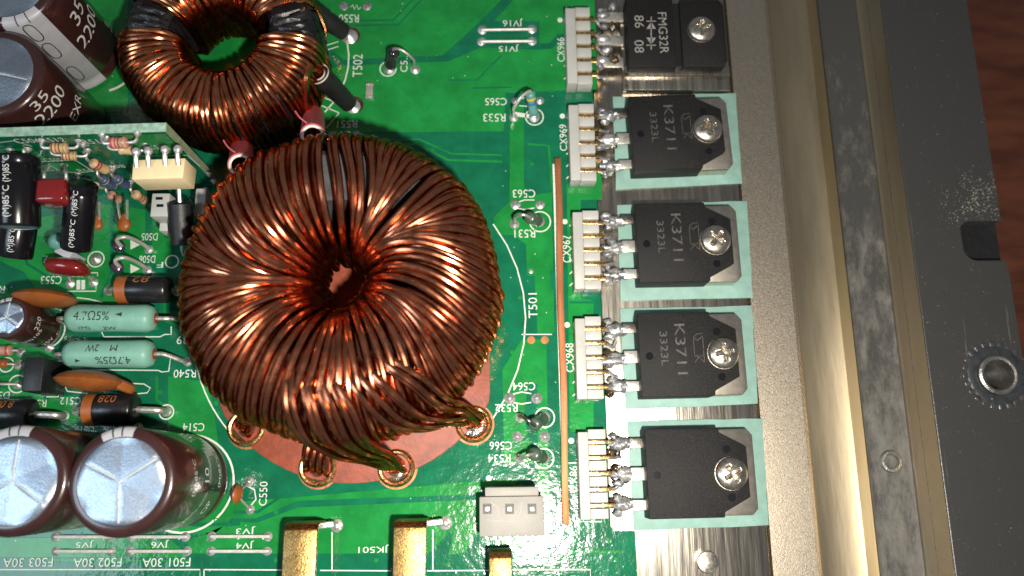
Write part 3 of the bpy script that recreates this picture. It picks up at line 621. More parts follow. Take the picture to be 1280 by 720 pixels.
ecap('filter_capacitor', 'brown capacitor with silver vented top cut by the left edge above printed F503', (16, 601), 25, 8.2, G1, (PI*.53, .66), [('1', 19, 1.4, 2.2, .5), ('J', 16, 2, 2, .2)], (1, -.1, 0), -.06)
ecap('filter_capacitor', 'brown capacitor marked 2200 whose silver top shows at the upper left edge', (-8, 91), 25, 8.2, G1, (PI*1.33, .75), mk, (.9, -.42, 0), .3)
ecap('filter_capacitor', 'brown capacitor marked 35 2200 with grey stripe in the top left corner', (10, -22), 25, 8.3, G1, (PI*1.63, .85), [('35', 17.5, 4.2, 3.2, .0), ('2200', 12.8, 8.4, 3.2, .0), ('35', 5, 3.6, 3, .7), ('2200', 1.2, 7.4, 2.4, .9)], (.99, -.12, 0), .3)
ecap('small_capacitor', 'small brown capacitor with three pointed vent left of the green resistors', (9, 397), 11.6, 3.75, None, (PI*.62, 1.0), [('(M)105', 7.0, 4, 1.1, -.25), ('220', 8.5, 2.5, 1.2, .5), ('35V', 2.5, 2.2, 1.1, -.2)], (.8, -.6, 0), 2.0, rim=.76)
def hcap(label, A, B, R, txt, tface=V((.1, 0, 1)), band=True):
    t = thing('black_capacitor', label, 'capacitor', A, 'black capacitors lying off the upright board'); ax = (B-A).normalized(); H = (B-A).length
    obj('sleeve', MB().lathe([(R*.9, 0), (R, .3), (R, 1.2), (R*.95, 1.6), (R, 2.0), (R, H-.5), (R*.95, H-.12), (R*.8, H)], A, ax, n=40, cap=False), 'sleeve_black', t)
    obj('can_top', MB().lathe([(R*.82, H-.05), (R*.8, H-.2), (.02, H-.2)], A, ax, n=40, cap=False), 'can', t)
    obj('seal', MB().lathe([(R*.88, .05), (.02, .05)], A, ax, n=32, cap=False), 'sleeve_black', t)
    for along, wd, ang in txt: obj('marking', text_cyl('(M)85°C', A, ax, tface, R*1.006, wd, R*.42, along, 'axisr', ang), 'print_white', t, smooth=False)
    return t, ax
# ================================================================== UPRIGHT DAUGHTER BOARD
ZD = 27.0
dA = P(0, 171, ZD); dB = P(207, 164.5, ZD)
du = (dB-dA); du.z = 0; du.normalize(); dn = V((du.y, -du.x, 0))       # along the board, and out of its component face
if dn.y > 0: dn = -dn
def FB(px, py, off=0.):
    r = V(((px-CXP)/FPX, (py-CYP)/FPX, 1.0)); wv = V((r.dot(_x), r.dot(_y), r.dot(_z))); o = V((0, 0, DIST))
    t = (dA+dn*off-o).dot(dn)/wv.dot(dn); return o+wv*t
db = thing('upright_board', 'small green circuit board standing upright on edge beside the brown capacitors', 'circuit board', V((dB.x-20, dB.y, 0)))
c0 = dB-dn*.8-du*32; c0.z = ZD/2+.6
obj('laminate', MB().box(c0, (64, 1.5, ZD-1.2), ax=(du, dn, UP)), 'laminate', db)
obj('cut_edge', MB().box(V((c0.x, c0.y, ZD-.04)), (64.06, 1.56, .1), ax=(du, dn, UP)), 'daughter_edge', db)
obj('cut_edge', MB().box(V((dB.x-dn.x*.8, dB.y-dn.y*.8, ZD/2+.55)), (.1, 1.56, ZD-1.3), ax=(du, dn, UP)), 'board_edge', db)
def dpoly(pts, off, m, name): return obj(name, MB().add([FB(x, y, off) for x, y in pts], [tuple(range(len(pts)))]), m, db, smooth=False)
dpoly([(150, 169), (206, 167), (222, 182), (232, 196), (196, 198), (192, 186), (170, 186), (166, 176)], .05, 'copper_pour', 'copper_area')
dpoly([(0, 186), (40, 184), (60, 200), (0, 215)], .05, 'copper_pour', 'copper_area')
dpoly([(60, 203), (95, 203), (110, 216), (60, 216)], .05, 'copper_pour', 'copper_area')
def dtext(body, px, py, wd, ht, sl=0.):
    c = FB(px, py, .08); obj('printed_text', text_mb(body, c, wd, ht, -du if False else du, UP+du*sl), 'silk', db, smooth=False)
for a in (('C506', 34, 176, 4.2, 1.7), ('R512', 66, 175, 3.8, 1.7), ('R517', 118, 177, 4, 1.7), ('IC502', 196, 184, 4, 1.6), ('R508', 142, 208, 4, 1.5), ('C505', 66, 200, 3, 1.5), ('R507', 110, 213, 3.6, 1.6), ('C502', 70, 214, 3, 1.5)): dtext(*a)
def dline(pts, wd=.22):
    q = [FB(x, y, .07) for x, y in pts]; mb = MB()
    for a, b in zip(q, q[1:]):
        t = (b-a).normalized(); s_ = dn.cross(t)*wd/2; mb.add([a-s_, b-s_, b+s_, a+s_], [(0, 1, 2, 3)])
    obj('printed_line', mb, 'silk', db, smooth=False)
dline([(0, 178), (18, 176), (40, 183)]); dline([(50, 202), (94, 200), (116, 214), (98, 216), (50, 213)]); dline([(175, 195), (234, 194), (250, 208)]); dline([(60, 205), (72, 212)]); dline([(38, 197), (50, 194), (52, 188)])
def dland(px, py, r=.75, name='solder_joint', parent=None):
    c = FB(px, py, .02); return obj(name, MB().lathe([(r, 0), (r*.8, .2), (r*.45, .55), (.03, .75)], c, dn, n=14, cap=False), 'solder', parent or db)
for q in ((13, 187), (35, 186), (58, 208), (80, 206), (104, 180), (133, 172), (268, 226), (262, 217), (258, 236)): dland(*q)
def axial(name, label, A, B, R, m, bands=(), leads=(), group=None, dog=True, lead_r=.32, cat='resistor', lm='tin', n=24):
    ax = (B-A).normalized(); L = (B-A).length; t = thing(name, label, cat, (A+B)/2, group)
    if dog: dk = .88 if R < 2 else .965; pr = [(R*.35, 0), (R*.8, .02*L), (R, .09*L), (R*1.0, .2*L), (R*(dk+.02), .28*L), (R*dk, .5*L), (R*(dk+.02), .72*L), (R, .8*L), (R, .91*L), (R*.8, .98*L), (R*.35, L)]
    else: pr = [(R*.55, 0), (R*.9, .03*L), (R, .08*L), (R, .92*L), (R*.9, .97*L), (R*.55, L)]
    obj('body', MB().lathe(pr, A, ax, n=n), m, t, ang=50)
    for f, w_, bm_ in bands:
        k = 1.02 if (f < .24 or f > .76 or not dog) else .92
        obj('colour_band', MB().lathe([(R*k, (f-w_/2)*L), (R*k, (f+w_/2)*L)], A, ax, n=n, cap=False), bm_, t, ang=50)
    for pts in leads: obj('lead', MB().tube(smooth_path(pts, 5), lead_r, 8), lm, t)
    return t
RB = [(.15, .09, 'band_red'), (.36, .08, 'band_red'), (.56, .08, 'band_brown'), (.84, .08, 'band_gold')]
TB = [(.15, .09, 'band_brown'), (.36, .08, 'orange_band'), (.56, .08, 'band_brown'), (.84, .08, 'band_gold')]
GD = 'small resistors on the upright board'
def dres(label, a, b, off, R, m, bands, stub=((-7, -2), (7, -2))):
    A, B = FB(*a, off), FB(*b, off); ax = (B-A).normalized()
    t = axial('small_resistor', label, A, B, R, m, bands, [[A+ax*.2, A-ax*1.0, A-ax*1.5-dn*(off-.4)*.4, A-ax*1.6-dn*(off-.2)], [B-ax*.2, B+ax*1.0, B+ax*1.5-dn*(off-.4)*.4, B+ax*1.6-dn*(off-.2)]], GD, n=16, lead_r=.28)
    for q in (A-ax*1.6-dn*off, B+ax*1.6-dn*off): obj('solder_joint', MB().lathe([(.7, 0), (.55, .2), (.3, .5), (.03, .65)], q, dn, n=12, cap=False), 'solder', t)
dres('tan striped resistor just below the printed R512 on the upright board', (64, 185), (85, 185), 1.3, .95, 'resistor_tan', TB)
dres('tan resistor with orange bands lower right of the printed R512', (77, 194), (96, 195), 1.2, .85, 'resistor_tan', TB)
dres('pale resistor with red bands near the top of the upright board', (139, 179), (159, 178), 1.5, 1.0, 'resistor_pink', RB)
dres('plain orange tan resistor tucked under the red banded one', (148, 187), (168, 188), 1.2, .85, 'resistor_tan', ())
dres('tilted olive resistor in the middle of the upright board', (115, 203), (134, 213), 1.2, .9, 'resistor_tan', RB[:2])
dres('dark glass diode with painted bluish sheen and pale band, first one left of the cream plug', (127, 223), (140, 232), 1.4, .95, 'glass_blue_sheen', [(.2, .1, 'lead_white')])  # glass diodes built like the resistors, their bluish reflection painted as body colour
dres('dark glass diode with painted bluish sheen and pale band touching the cream plug', (144, 222), (158, 232), 1.4, .95, 'glass_blue_sheen', [(.2, .1, 'lead_white')])
dres('little cream resistor above the narrow black capacitor', (108, 229), (122, 233), 1.3, .8, 'cream', [(.3, .1, 'band_brown')])
dres('brown striped resistor right of the narrow black capacitor', (138, 243), (150, 250), 1.6, .9, 'resistor_pink', TB[:2])
dres('dusky brown resistor under the left end of the cream plug', (168, 242), (182, 251), 1.8, .95, 'resistor_tan', TB[1:3])
# cream plug
cT = [P(166.5, 200, 24.5), P(231.5, 197.5, 24.5), P(228.5, 222.5, 24.5), P(164.5, 224.5, 24.5)]
plug = thing('pin_plug', 'cream four pin plug mounted on the upright board', 'connector', FB(200, 215))
pz = 19.2
obj('housing', MB().add([V((q.x, q.y, pz)) for q in cT]+cT, [(0, 1, 2, 3), (7, 6, 5, 4), (0, 4, 5, 1), (1, 5, 6, 2), (2, 6, 7, 3), (3, 7, 4, 0)]), 'cream', plug, bev=.15)
for x, y in ((170, 194), (185, 193), (206, 191.5), (222, 191)):
    a = P(x, y, 25.4); b = P(x+1, y+15, 24.62)
    obj('pin', MB().tube(smooth_path([a-dn*1.2, a, (a+b)/2+UP*.1, b], 4), .42, 8), 'tin', plug)
    obj('solder_joint', MB().lathe([(.75, -.3), (.7, .1), (.4, .5), (.03, .65)], a-dn*.5, dn+UP*.6, n=14, cap=False), 'solder', plug)
# black capacitors hanging off it
A_, B_ = P(22, 196, 21.5), P(22, 285, 19.5)
t, ax = hcap('thick black capacitor printed 85 degrees beside the red box capacitor', A_, B_, 3.45, [(2.7, 4.4, .05), (8.1, 5.2, .05), (3.0, 2.6, .85), (8.0, 3.6, .85)])
for x in (15, 34): obj('lead', MB().tube(smooth_path([A_+du*((x-24)*.12)+ax*.3, A_+du*((x-24)*.12)-ax*.9+UP*.3, FB(x-2, 188, .2)], 5), .3, 8), 'lead_white', t)
A_, B_ = P(103, 229, 19.5), P(95, 311, 13.5)
t, ax = hcap('narrow black capacitor printed 85 degrees hanging right of the red box capacitor', A_, B_, 2.55, [(3.0, 4.4, -.15), (8.4, 5.0, -.15)])
A_, B_ = P(27, 262, 10.5), P(18, 322, 8.0)
t, ax = hcap('short black capacitor below the thick black one', A_, B_, 2.95, [(5.4, 4.4, -.2)])
# red box film capacitor
rb = thing('red_box_capacitor', 'dark red box shaped film capacitor between two black capacitors', 'capacitor', FB(70, 240))
q0 = P(70, 242, 20)
obj('body', MB().box(q0, (4.9, 4.2, 4.4), ax=(du, dn, UP)), 'film_red', rb, bev=.7, seg=3)
for x, xx in ((58, -1.8), (81, 1.8)): obj('lead', MB().tube(smooth_path([q0+du*xx-dn*1.9+UP*.4, q0+du*xx-dn*3.4+UP*.8, FB(x, 207, .6), FB(x, 206, .1)], 5), .28, 8), 'lead_white', rb)
# ================================================================== LEFT FIELD OF PARTS ON THE MAIN BOARD
gres = 'green power resistors'
A_, B_ = P(85, 398, 4.4), P(195, 398, 4.4)
t = axial('power_resistor', 'upper pale green cylindrical resistor printed 4.7 ohm', A_, B_, 2.55, 'resistor_green', (), [[A_, A_-XA*1.6, A_-XA*2.4-UP*1.6, A_-XA*2.6-UP*4.2], [B_-XA*.3, B_+XA*1.6, P(214, 398, 3.8), P(221, 399, 3), P(224, 400, .2)]], gres, lead_r=.42, n=40)
axr = (B_-A_).normalized(); fu = V((.25, -.1, 1))
for body, al, wd, ht, an, md_ in (('4.7Ω5%', 5.4, 6.3, 1.75, .12, 'axis'), ('2W', 8.4, 2.4, .8, -.85, 'axis'), ('(M)', 3.9, 2.0, .9, -.85, 'axis'), ('◄', 10.2, 1.2, .8, .2, 'axis')):
    obj('marking', text_cyl(body, A_, axr, fu, 2.60, wd, ht, al, md_, -an), 'print_dark', t, smooth=False)
obj('end_cup', MB().lathe([(1.0, -.05), (1.0, .12), (.02, .12)], B_, axr, n=20, cap=False), 'fibre', t)
A_, B_ = P(82, 443, 4.4), P(193, 442.5, 4.4)
t = axial('power_resistor', 'lower pale green cylindrical resistor printed 2W upside down', A_, B_, 2.55, 'resistor_green', (), [[A_, A_-XA*1.6, A_-XA*2.4-UP*1.6, A_-XA*2.6-UP*4.2], [B_-XA*.3, B_+XA*1.4, P(212, 445, 3.8), P(226, 450, 2.4), P(235, 452, .2)]], gres, lead_r=.42, n=40)
for body, al, wd, ht, an in (('4.7Ω5%', 9.6, 6.2, 1.5, -.5), ('2W', 5.8, 2.3, 1.4, .42), ('M', 9.6, 1.2, 1.2, .42), ('◄', 3.4, 1.0, .7, -.5)):
    obj('marking', text_cyl(body, A_, axr, fu, 2.60, wd, ht, al, 'axisr', -an), 'print_dark', t, smooth=False)
obj('end_cup', MB().lathe([(1.0, -.05), (1.0, .12), (.02, .12)], B_, axr, n=20, cap=False), 'fibre', t)
land(235, 452, 6, parent=t, name='solder_joint')
def diode(label, x0, x1, y, z, R, L0, L1, band=True, txt='82'):
    A, B = P(x0, y, z), P(x1, y, z); ax = (B-A).normalized(); L = (B-A).length
    t = axial('rectifier_diode', label, A, B, R, 'diode_black', [(.14, .20, 'orange_band')] if band else (), [], 'black rectifier diodes', dog=False, cat='diode', n=40)
    obj('lead', MB().tube(smooth_path([A+ax*.2, P(L0+8, y, z-.1), P(L0+2, y+1, z*.55), P(L0, y+1, .2)], 6), .62, 10), 'tin', t)
    obj('lead', MB().tube(smooth_path([B-ax*.2, P(L1-12, y+1, z-.1), P(L1-3, y+2, z*.6), P(L1, y+2, .2)], 6), .62, 10), 'tin', t)
    land(L1, y+2, 7, parent=t, name='solder_joint'); land(L0, y+1, 7, parent=t, name='solder_joint')
    obj('marking', text_cyl(txt, A, ax, V((0, .45, 1)), R*1.012, 3.0, 1.7, L*.5, 'axisr', -.25), 'print_orange', t, smooth=False)
diode('black diode with orange band half hidden by the large coil', 147, 214, 362, 4.2, 2.5, 137, 222)
diode('black diode with orange band below the lower brown disc capacitor', 108, 172, 512, 4.0, 2.85, 97, 208, txt='028')
diode('black diode at the left edge above the silver topped capacitors', -18, 44, 518, 4.2, 2.7, -40, 80, False, '8 00')
def disc_cap(label, px, py, z, dia, thick, rz=0., legs=(), grp='brown disc capacitors', tilt=0.):
    c = P(px, py, z); ax = V((math.sin(tilt)*0-math.sin(rz), math.cos(rz), tilt)).normalized(); t = thing('disc_capacitor', label, 'capacitor', V((c.x, c.y, 0)), grp)
    R = dia/2; pr = [(.02, -thick*.5), (R*.35, -thick*.47), (R*.7, -thick*.34), (R*.9, -thick*.18), (R, 0), (R*.9, thick*.18), (R*.7, thick*.34), (R*.35, thick*.47), (.02, thick*.5)]
    obj('body', MB().lathe(pr, c, ax, n=40, cap=False), 'ceramic_orange', t, ang=60)
    sd = ax.cross(UP).normalized()
    for s_ in (-1, 1): obj('lead', MB().tube([c+sd*s_*R*.5-UP*R*.7, V(((c+sd*s_*R*.55).x, (c+sd*s_*R*.55).y, .1))], .35, 8), 'ceramic_orange' if s_ > 0 else 'tin', t)
    return t
disc_cap('brown disc capacitor above the small brown capacitor', 56, 373, 8.2, 10.6, 3.1, -.03)
t = disc_cap('brown disc capacitor just below the lower green resistor', 112, 476, 8.0, 11.4, 3.6, -.06)
obj('lead_blob', MB().tube(smooth_path([P(148, 480, 7.4), P(158, 484, 6.6), P(164, 487, 4.6), P(163, 488, 1)], 5), [.95]*10+[.7]*6, 8), 'ceramic_orange', t)
def drop_cap(label, px, py, z, R):
    c = P(px, py, z); t = thing('drop_capacitor', label, 'capacitor', V((c.x, c.y, 0)), 'orange drop capacitors')
    mb = MB(); mb.lathe([(.03, -R), (R*.55, -R*.85), (R*.95, -R*.3), (R, .1*R), (R*.8, R*.75), (R*.4, R*1.35), (R*.25, R*1.7)], c, V((0, 1, .35)), n=20)
    for v in mb.v: v.x = c.x+(v.x-c.x)*1.0; v.z = c.z+(v.z-c.z)*.6
    obj('body', mb, 'ceramic_orange', t, ang=60)
    for s_ in (-1, 1): obj('lead', MB().tube(smooth_path([c+V((s_*R*.5, R*.7, .3)), c+V((s_*R*.62, R*2.0, 1.0)), c+V((s_*R*.7, R*3.4, 1.6))], 4), .24, 6), 'tin', t)
drop_cap('orange drop shaped capacitor above the printed D505', 155, 281, 9, 1.25)
drop_cap('orange drop capacitor half hidden behind the narrow black capacitor', 121, 281, 6, 1.15)
# red dipped film capacitor
c = P(85, 334, 4.2); fr = thing('dipped_film_capacitor', 'glossy dark red dipped capacitor above the printed C553', 'capacitor', V((c.x, c.y, 0)))
mb = MB().lathe([(.05, -1), (.5, -.96), (.8, -.8), (.95, -.45), (1, 0), (.95, .45), (.8, .8), (.5, .96), (.05, 1)], (0, 0, 0), XA, n=28)
mb.v = [V((c.x+v.x*3.75+(v.y*-.5 if v.x > 0 else v.y*.2), c.y+math.copysign(abs(v.y)**.9, v.y)*1.75-(.35*v.x), c.z+v.z*2.9)) for v in mb.v]
obj('body', mb, 'film_red', fr, ang=60)
for q in ((88, 354), (117, 353)):
    e = P(*q, .3); obj('lead', MB().tube([c+V((e.x-c.x, 0, 0))*.75-UP*.8, e], .3, 8), 'tin', fr); land(*q, rpx=6, parent=fr, name='solder_joint')
# black optocoupler like block
kb = P(42, 468, 0); ob = thing('transistor_block', 'small black box shaped transistor left of the lower green resistor', 'transistor', kb)
obj('body', MB().box(P(41, 468, 9)*1.0-UP*4.0, (3.4, 5.9, 8.0)), 'epoxy_smooth', ob, bev=.25)
obj('face_ridge', MB().box(P(52, 468, 7)-UP*2.6, (1.9, 5.5, 6.2)), 'epoxy_smooth', ob, bev=.2)
b_ = P(58, 468, 5)
obj('marking', text_mb('C3', b_+XA*.62+UP*.4, 3, 1.3, V((0, -1, 0)), V((-.5, 0, .9))), 'print_grey', ob, smooth=False)
for y in (452, 468, 484): a = P(50, y, 0); obj('lead', MB().box(a+UP*1.2, (.5, .7, 2.4)), 'tin', ob)
# small parts at the left margin
A_, B_ = P(-6, 438, 1.6), P(15, 438, 1.6); axial('small_resistor', 'little pink resistor under the small brown capacitor', A_, B_, 1.0, 'resistor_pink', [(.8, .1, 'band_red')], [[B_-XA*.2, B_+XA*1, P(26, 440, .5)]], n=16, lead_r=.27)
A_, B_ = P(-10, 453, 1.6), P(9, 455, 1.6); axial('small_diode', 'little orange glass diode at the left edge below the pink resistor', A_, B_, .9, 'ceramic_orange', (), [[B_-XA*.2, B_+XA*1, P(24, 456, .5)]], n=16, lead_r=.27, cat='diode')
A_, B_ = P(-16, 480, 1.6), P(0, 480, 1.6); axial('small_diode', 'little violet diode at the left edge beside the black transistor', A_, B_, .9, 'glass_violet', (), [[B_-XA*.2, B_+XA*1, P(22, 480, .5)]], n=16, lead_r=.27, cat='diode')
# teal cap and white part under the narrow black capacitor
c = P(74, 302, 5); tt_ = thing('teal_resistor', 'teal bead shaped part behind the narrow black capacitor', 'resistor', V((c.x, c.y, 0)))
obj('body', MB().lathe([(.4, -2.2), (1.4, -1.9), (1.65, -.6), (1.6, .8), (1.2, 1.7), (.3, 2)], c, V((-.35, -.2, 1)), n=24), 'resistor_teal', tt_, ang=60)
obj('colour_band', MB().lathe([(1.66, -.3), (1.67, .15)], c, V((-.35, -.2, 1)), n=24, cap=False), 'band_yellow', tt_)
c = P(88, 319, 3); tag(obj('grey_spacer', MB().box(c, (3.2, 1.7, 5), rz=-.5), 'sleeve_grey', base=V((c.x, c.y, 0)), bev=.2), 'grey plastic spacer behind the dipped red capacitor', 'spacer')
# standing diodes with white loops
for (x, y, nm) in ((150, 309, 'violet diode with white wire loop nearer the printed D505'), (148, 335, 'violet diode with white wire loop nearer the printed D506')):
    b = P(x+3, y+3, 0); t = thing('glass_diode', nm, 'diode', b, 'standing diodes with wire loops')
    top = P(x, y-2, 5.5)
    obj('body', MB().lathe([(.5, 0), (1.05, .3), (1.1, 3.6), (.7, 4.1), (.2, 4.2)], V((b.x, b.y, .9)), (top-b), n=20), 'glass_violet', t)
    obj('colour_band', MB().lathe([(1.13, 2.4), (1.13, 3.0)], V((b.x, b.y, .9)), (top-b), n=20, cap=False), 'band_blue', t)
    obj('lead', MB().tube(smooth_path([top-UP*.6, P(x-4, y-9, 6.6), P(x+6, y-13, 6.8), P(x+20, y-9, 4.6), P(x+33, y-1, 2.0), P(x+36, y+3, .2)], 6), .36, 8), 'lead_white', t)
    land(x+36, y+3, 6, parent=t, name='solder_joint')
# black sleeve standing by the coil + white header
b = P(232, 290, 0); b = P(240, 288, 0); tp = P(226, 258, 12)
bs = thing('shrink_sleeve_part', 'black heat shrink covered cylinder squeezed between cream plug and large coil', 'component', b)
ya = V((0, -1, -.42)).normalized(); a0 = P(225, 254, 13)
obj('sleeve', MB().lathe([(1.7, -.1), (2.05, .1), (2.1, 3), (2.05, 6.6), (2.15, 7.2), (1.9, 7.4)], a0, ya, n=30), 'heatshrink', bs)
obj('lead', MB().tube([a0+ya*7, P(228, 312, 4), P(230, 318, .2)], .4, 8), 'lead_white', bs); obj('lead', MB().tube([a0+ya*.2, a0-ya*2.5], .4, 8), 'tin', bs)
wh = thing('white_header', 'white plastic header behind the black shrink sleeved part', 'connector', P(205, 270, 0))
c = P(200, 256, 12)
obj('housing', MB().box(c-UP*3, (3.2, 4.4, 6)), 'nylon', wh, bev=.2); obj('latch', MB().box(P(205, 277, 8)-UP*3, (1.6, 3.6, 6)), 'nylon', wh, bev=.2); obj('side_wall', MB().box(P(250, 252, 11)-UP*3, (2.0, 5.2, 6)), 'nylon', wh, bev=.3)
for k in range(2): obj('slot', MB().box(P(199+k*1, 248+k*9, 12.05), (1.2, .5, .12)), 'sleeve_black', wh)
# ================================================================== CENTRE FIELD
GJ = 'bare wire jumpers soldered to the board'
def jumper(label, a, b, z=.9):
    A, B = P(*a, z), P(*b, z); t = thing('wire_jumper', label, 'jumper wire', (A+B)/2*1, GJ)
    ax = (B-A).normalized()
    obj('wire', MB().tube(smooth_path([A-ax*.3-UP*(z-.1), A-ax*.1-UP*.2, A+ax*.4, (A+B)/2, B-ax*.4, B+ax*.1-UP*.2, B+ax*.3-UP*(z-.1)], 4), .30, 8), 'tin_bright', t)
    for q in (a, b): land(q[0], q[1], 6, parent=t, name='solder_joint', hz=.9)
for nm, a, b in (('printed JV16', (603, 37.5), (665, 36.5)), ('printed JV15', (602, 52), (665, 51.5)), ('printed JV3', (265, 670.5), (335, 670.5)), ('printed JV4', (264, 689), (334, 689)), ('printed JV6, lower of its pair', (163, 689), (234, 689)),
                 ('upper one of the pair above F501', (165, 671), (232, 671)), ('upper one of the pair above F502', (70, 671), (139, 671)), ('printed JV5, lower of the pair above F502', (70, 689), (139, 689))):
    jumper('silver wire jumper at the '+nm if nm.startswith('printed') else 'silver wire jumper, '+nm, a, b)
def standing(label, base, top, far, R, L, m, bands=(), cat='resistor', lm='tin', arch=None, nm='standing_resistor', ringp=None):
    b = P(*base, .6); tz = L+1.2; tpt = P(*top, tz); t = thing(nm, label, cat, V((b.x, b.y, 0)))
    ax = (tpt-b).normalized()
    obj('body', MB().lathe([(.3*R, 0), (.8*R, .15), (R, .5), (R, L*.22), (R*.88, L*.3), (R*.88, L*.7), (R, L*.78), (R, L-.5), (R*.8, L-.15), (R*.3, L)], b+ax*.5, ax, n=24), m, t, ang=50)
    for f, w_, bm_ in bands: obj('colour_band', MB().lathe([(R*1.03, (f-w_/2)*L), (R*1.03, (f+w_/2)*L)], b+ax*.5, ax, n=24, cap=False), bm_, t)
    e = P(*far, .2); tt2 = b+ax*(L+.4); pk = arch or .5
    mid = (tt2+V((e.x, e.y, tt2.z)))/2+UP*1.3
    obj('lead', MB().tube(smooth_path([tt2-ax*.5, tt2+UP*.5, mid, V((e.x, e.y, tt2.z-.6)), V((e.x, e.y, tt2.z*.5)), e], 7), .3, 8), lm, t)
    land(*base, rpx=7, parent=t, name='solder_joint'); land(*far, rpx=6, parent=t, name='solder_joint')
    return t
standing('small black bead part with arched wire left of the JV15 jumpers', (487, 87), (494, 58), (519, 87), 1.2, 4.6, 'glass_black', cat='diode', nm='standing_diode')
standing('teal striped resistor standing on end by the printed R533', (668, 146), (661, 108), (642, 147), 1.0, 5.4, 'resistor_teal', [(.75, .09, 'band_yellow'), (.55, .08, 'band_blue')], lm='lead_white')
standing('dark green resistor standing on end by the printed R531', (674, 277), (659, 271), (643, 280), 1.2, 4.6, 'resistor_olive')
standing('dark resistor with bent wire standing by the printed R532', (681, 522), (664, 534), (650, 522), 1.2, 4.8, 'resistor_olive', lm='tin_dark')
standing('dark green resistor standing on end by the printed R534', (680, 573), (664, 566), (649, 573), 1.2, 4.6, 'resistor_olive')
# chip part near the small coil
c = P(462, 114, .5); cp = thing('chip_part', 'tiny pale chip part right of the small coil', 'chip', V((c.x, c.y, 0)))
obj('body', MB().box(c, (1.5, 2.4, .9)), 'nylon_grey', cp, bev=.12)
for s_ in (-1, 1): obj('end_cap', MB().box(c+YA*s_*1.35, (1.56, .6, .96)), 'solder', cp, bev=.1)
# C550
c = P(297, 618, 2.4); ca = thing('tiny_disc_capacitor', 'tiny brown disc capacitor beside the printed C550', 'capacitor', V((c.x, c.y, 0)))
obj('body', MB().lathe([(.03, -.75), (.9, -.6), (1.5, -.25), (1.65, 0), (1.5, .25), (.9, .6), (.03, .75)], c, V((1, -.1, .25)), n=24), 'ceramic_orange', ca, ang=60)
for q in ((312, 602), (313, 637)):
    obj('lead', MB().tube([c+V((.3, (q[1]-619)*-.03, 0)), P(*q, .3)], .22, 6), 'tin', ca); land(*q, rpx=6, parent=ca, name='solder_joint')
sline([(306, 606), (318, 612), (320, 624), (312, 634)], .25)
# copper strip set on edge along the connectors
A_, B_ = P(697, 198, .9), P(708, 656, .9)
cs = thing('copper_bus_strip', 'thin bare copper strip running down beside the white connectors', 'copper strip', V((A_.x, A_.y-35, 0)))
mb = MB(); n = 24; pts = [A_.lerp(B_, k/n)+V((.12*math.sin(k*.5), 0, 0)) for k in range(n+1)]
vs = []
for q in pts: vs += [q+V((-.62, 0, -.85)), q+V((-.62, 0, .35)), q+V((.62, 0, .35)), q+V((.62, 0, -.85))]
fs = [(i*4+k, i*4+(k+1) % 4, i*4+4+(k+1) % 4, i*4+4+k) for i in range(n) for k in range(4)]+[(3, 2, 1, 0), (n*4, n*4+1, n*4+2, n*4+3)]
obj('strip', mb.add(vs, fs), 'bare_copper', cs, bev=.12)
# white three pin header
h0 = P(639, 642, 0); zt = 7.0
t3 = thing('three_pin_header', 'off white three pin connector at the lower end of the copper strip', 'connector', h0)
q = [P(599, 621, zt), P(680, 620, zt), P(680, 670, zt), P(597, 670, zt)]
x0, x1, y0, y1 = q[0].x, q[1].x, q[2].y, q[0].y
mb = MB().prism([(x0, y0), (x1, y0), (x1, y1), (x0, y1)], .1, zt)
obj('housing', mb, 'nylon_grey', t3, bev=.25)
obj('back_wall', MB().box(((x0+x1)/2, y1+.85, 4.6), ((x1-x0)*.82, 1.5, 9.0)), 'nylon_grey', t3, bev=.2)
for px in (609, 637, 665):
    e = P(px, 636, zt); obj('pin_socket', MB().box(e+UP*.02, (1.5, 1.7, .1)), 'heatshrink', t3); obj('pin', MB().box(e+UP*.25, (.85, .85, .7)), 'tin', t3, bev=.12)
for (pa) in (((613, 628), (622, 634), (623, 645)), ((652, 627), (650, 640), (646, 650)), ((608, 650), (640, 652), (652, 650))):
    obj('mould_line', MB().tube([P(x, y, zt+.02) for x, y in pa], .10, 5), 'nylon', t3)
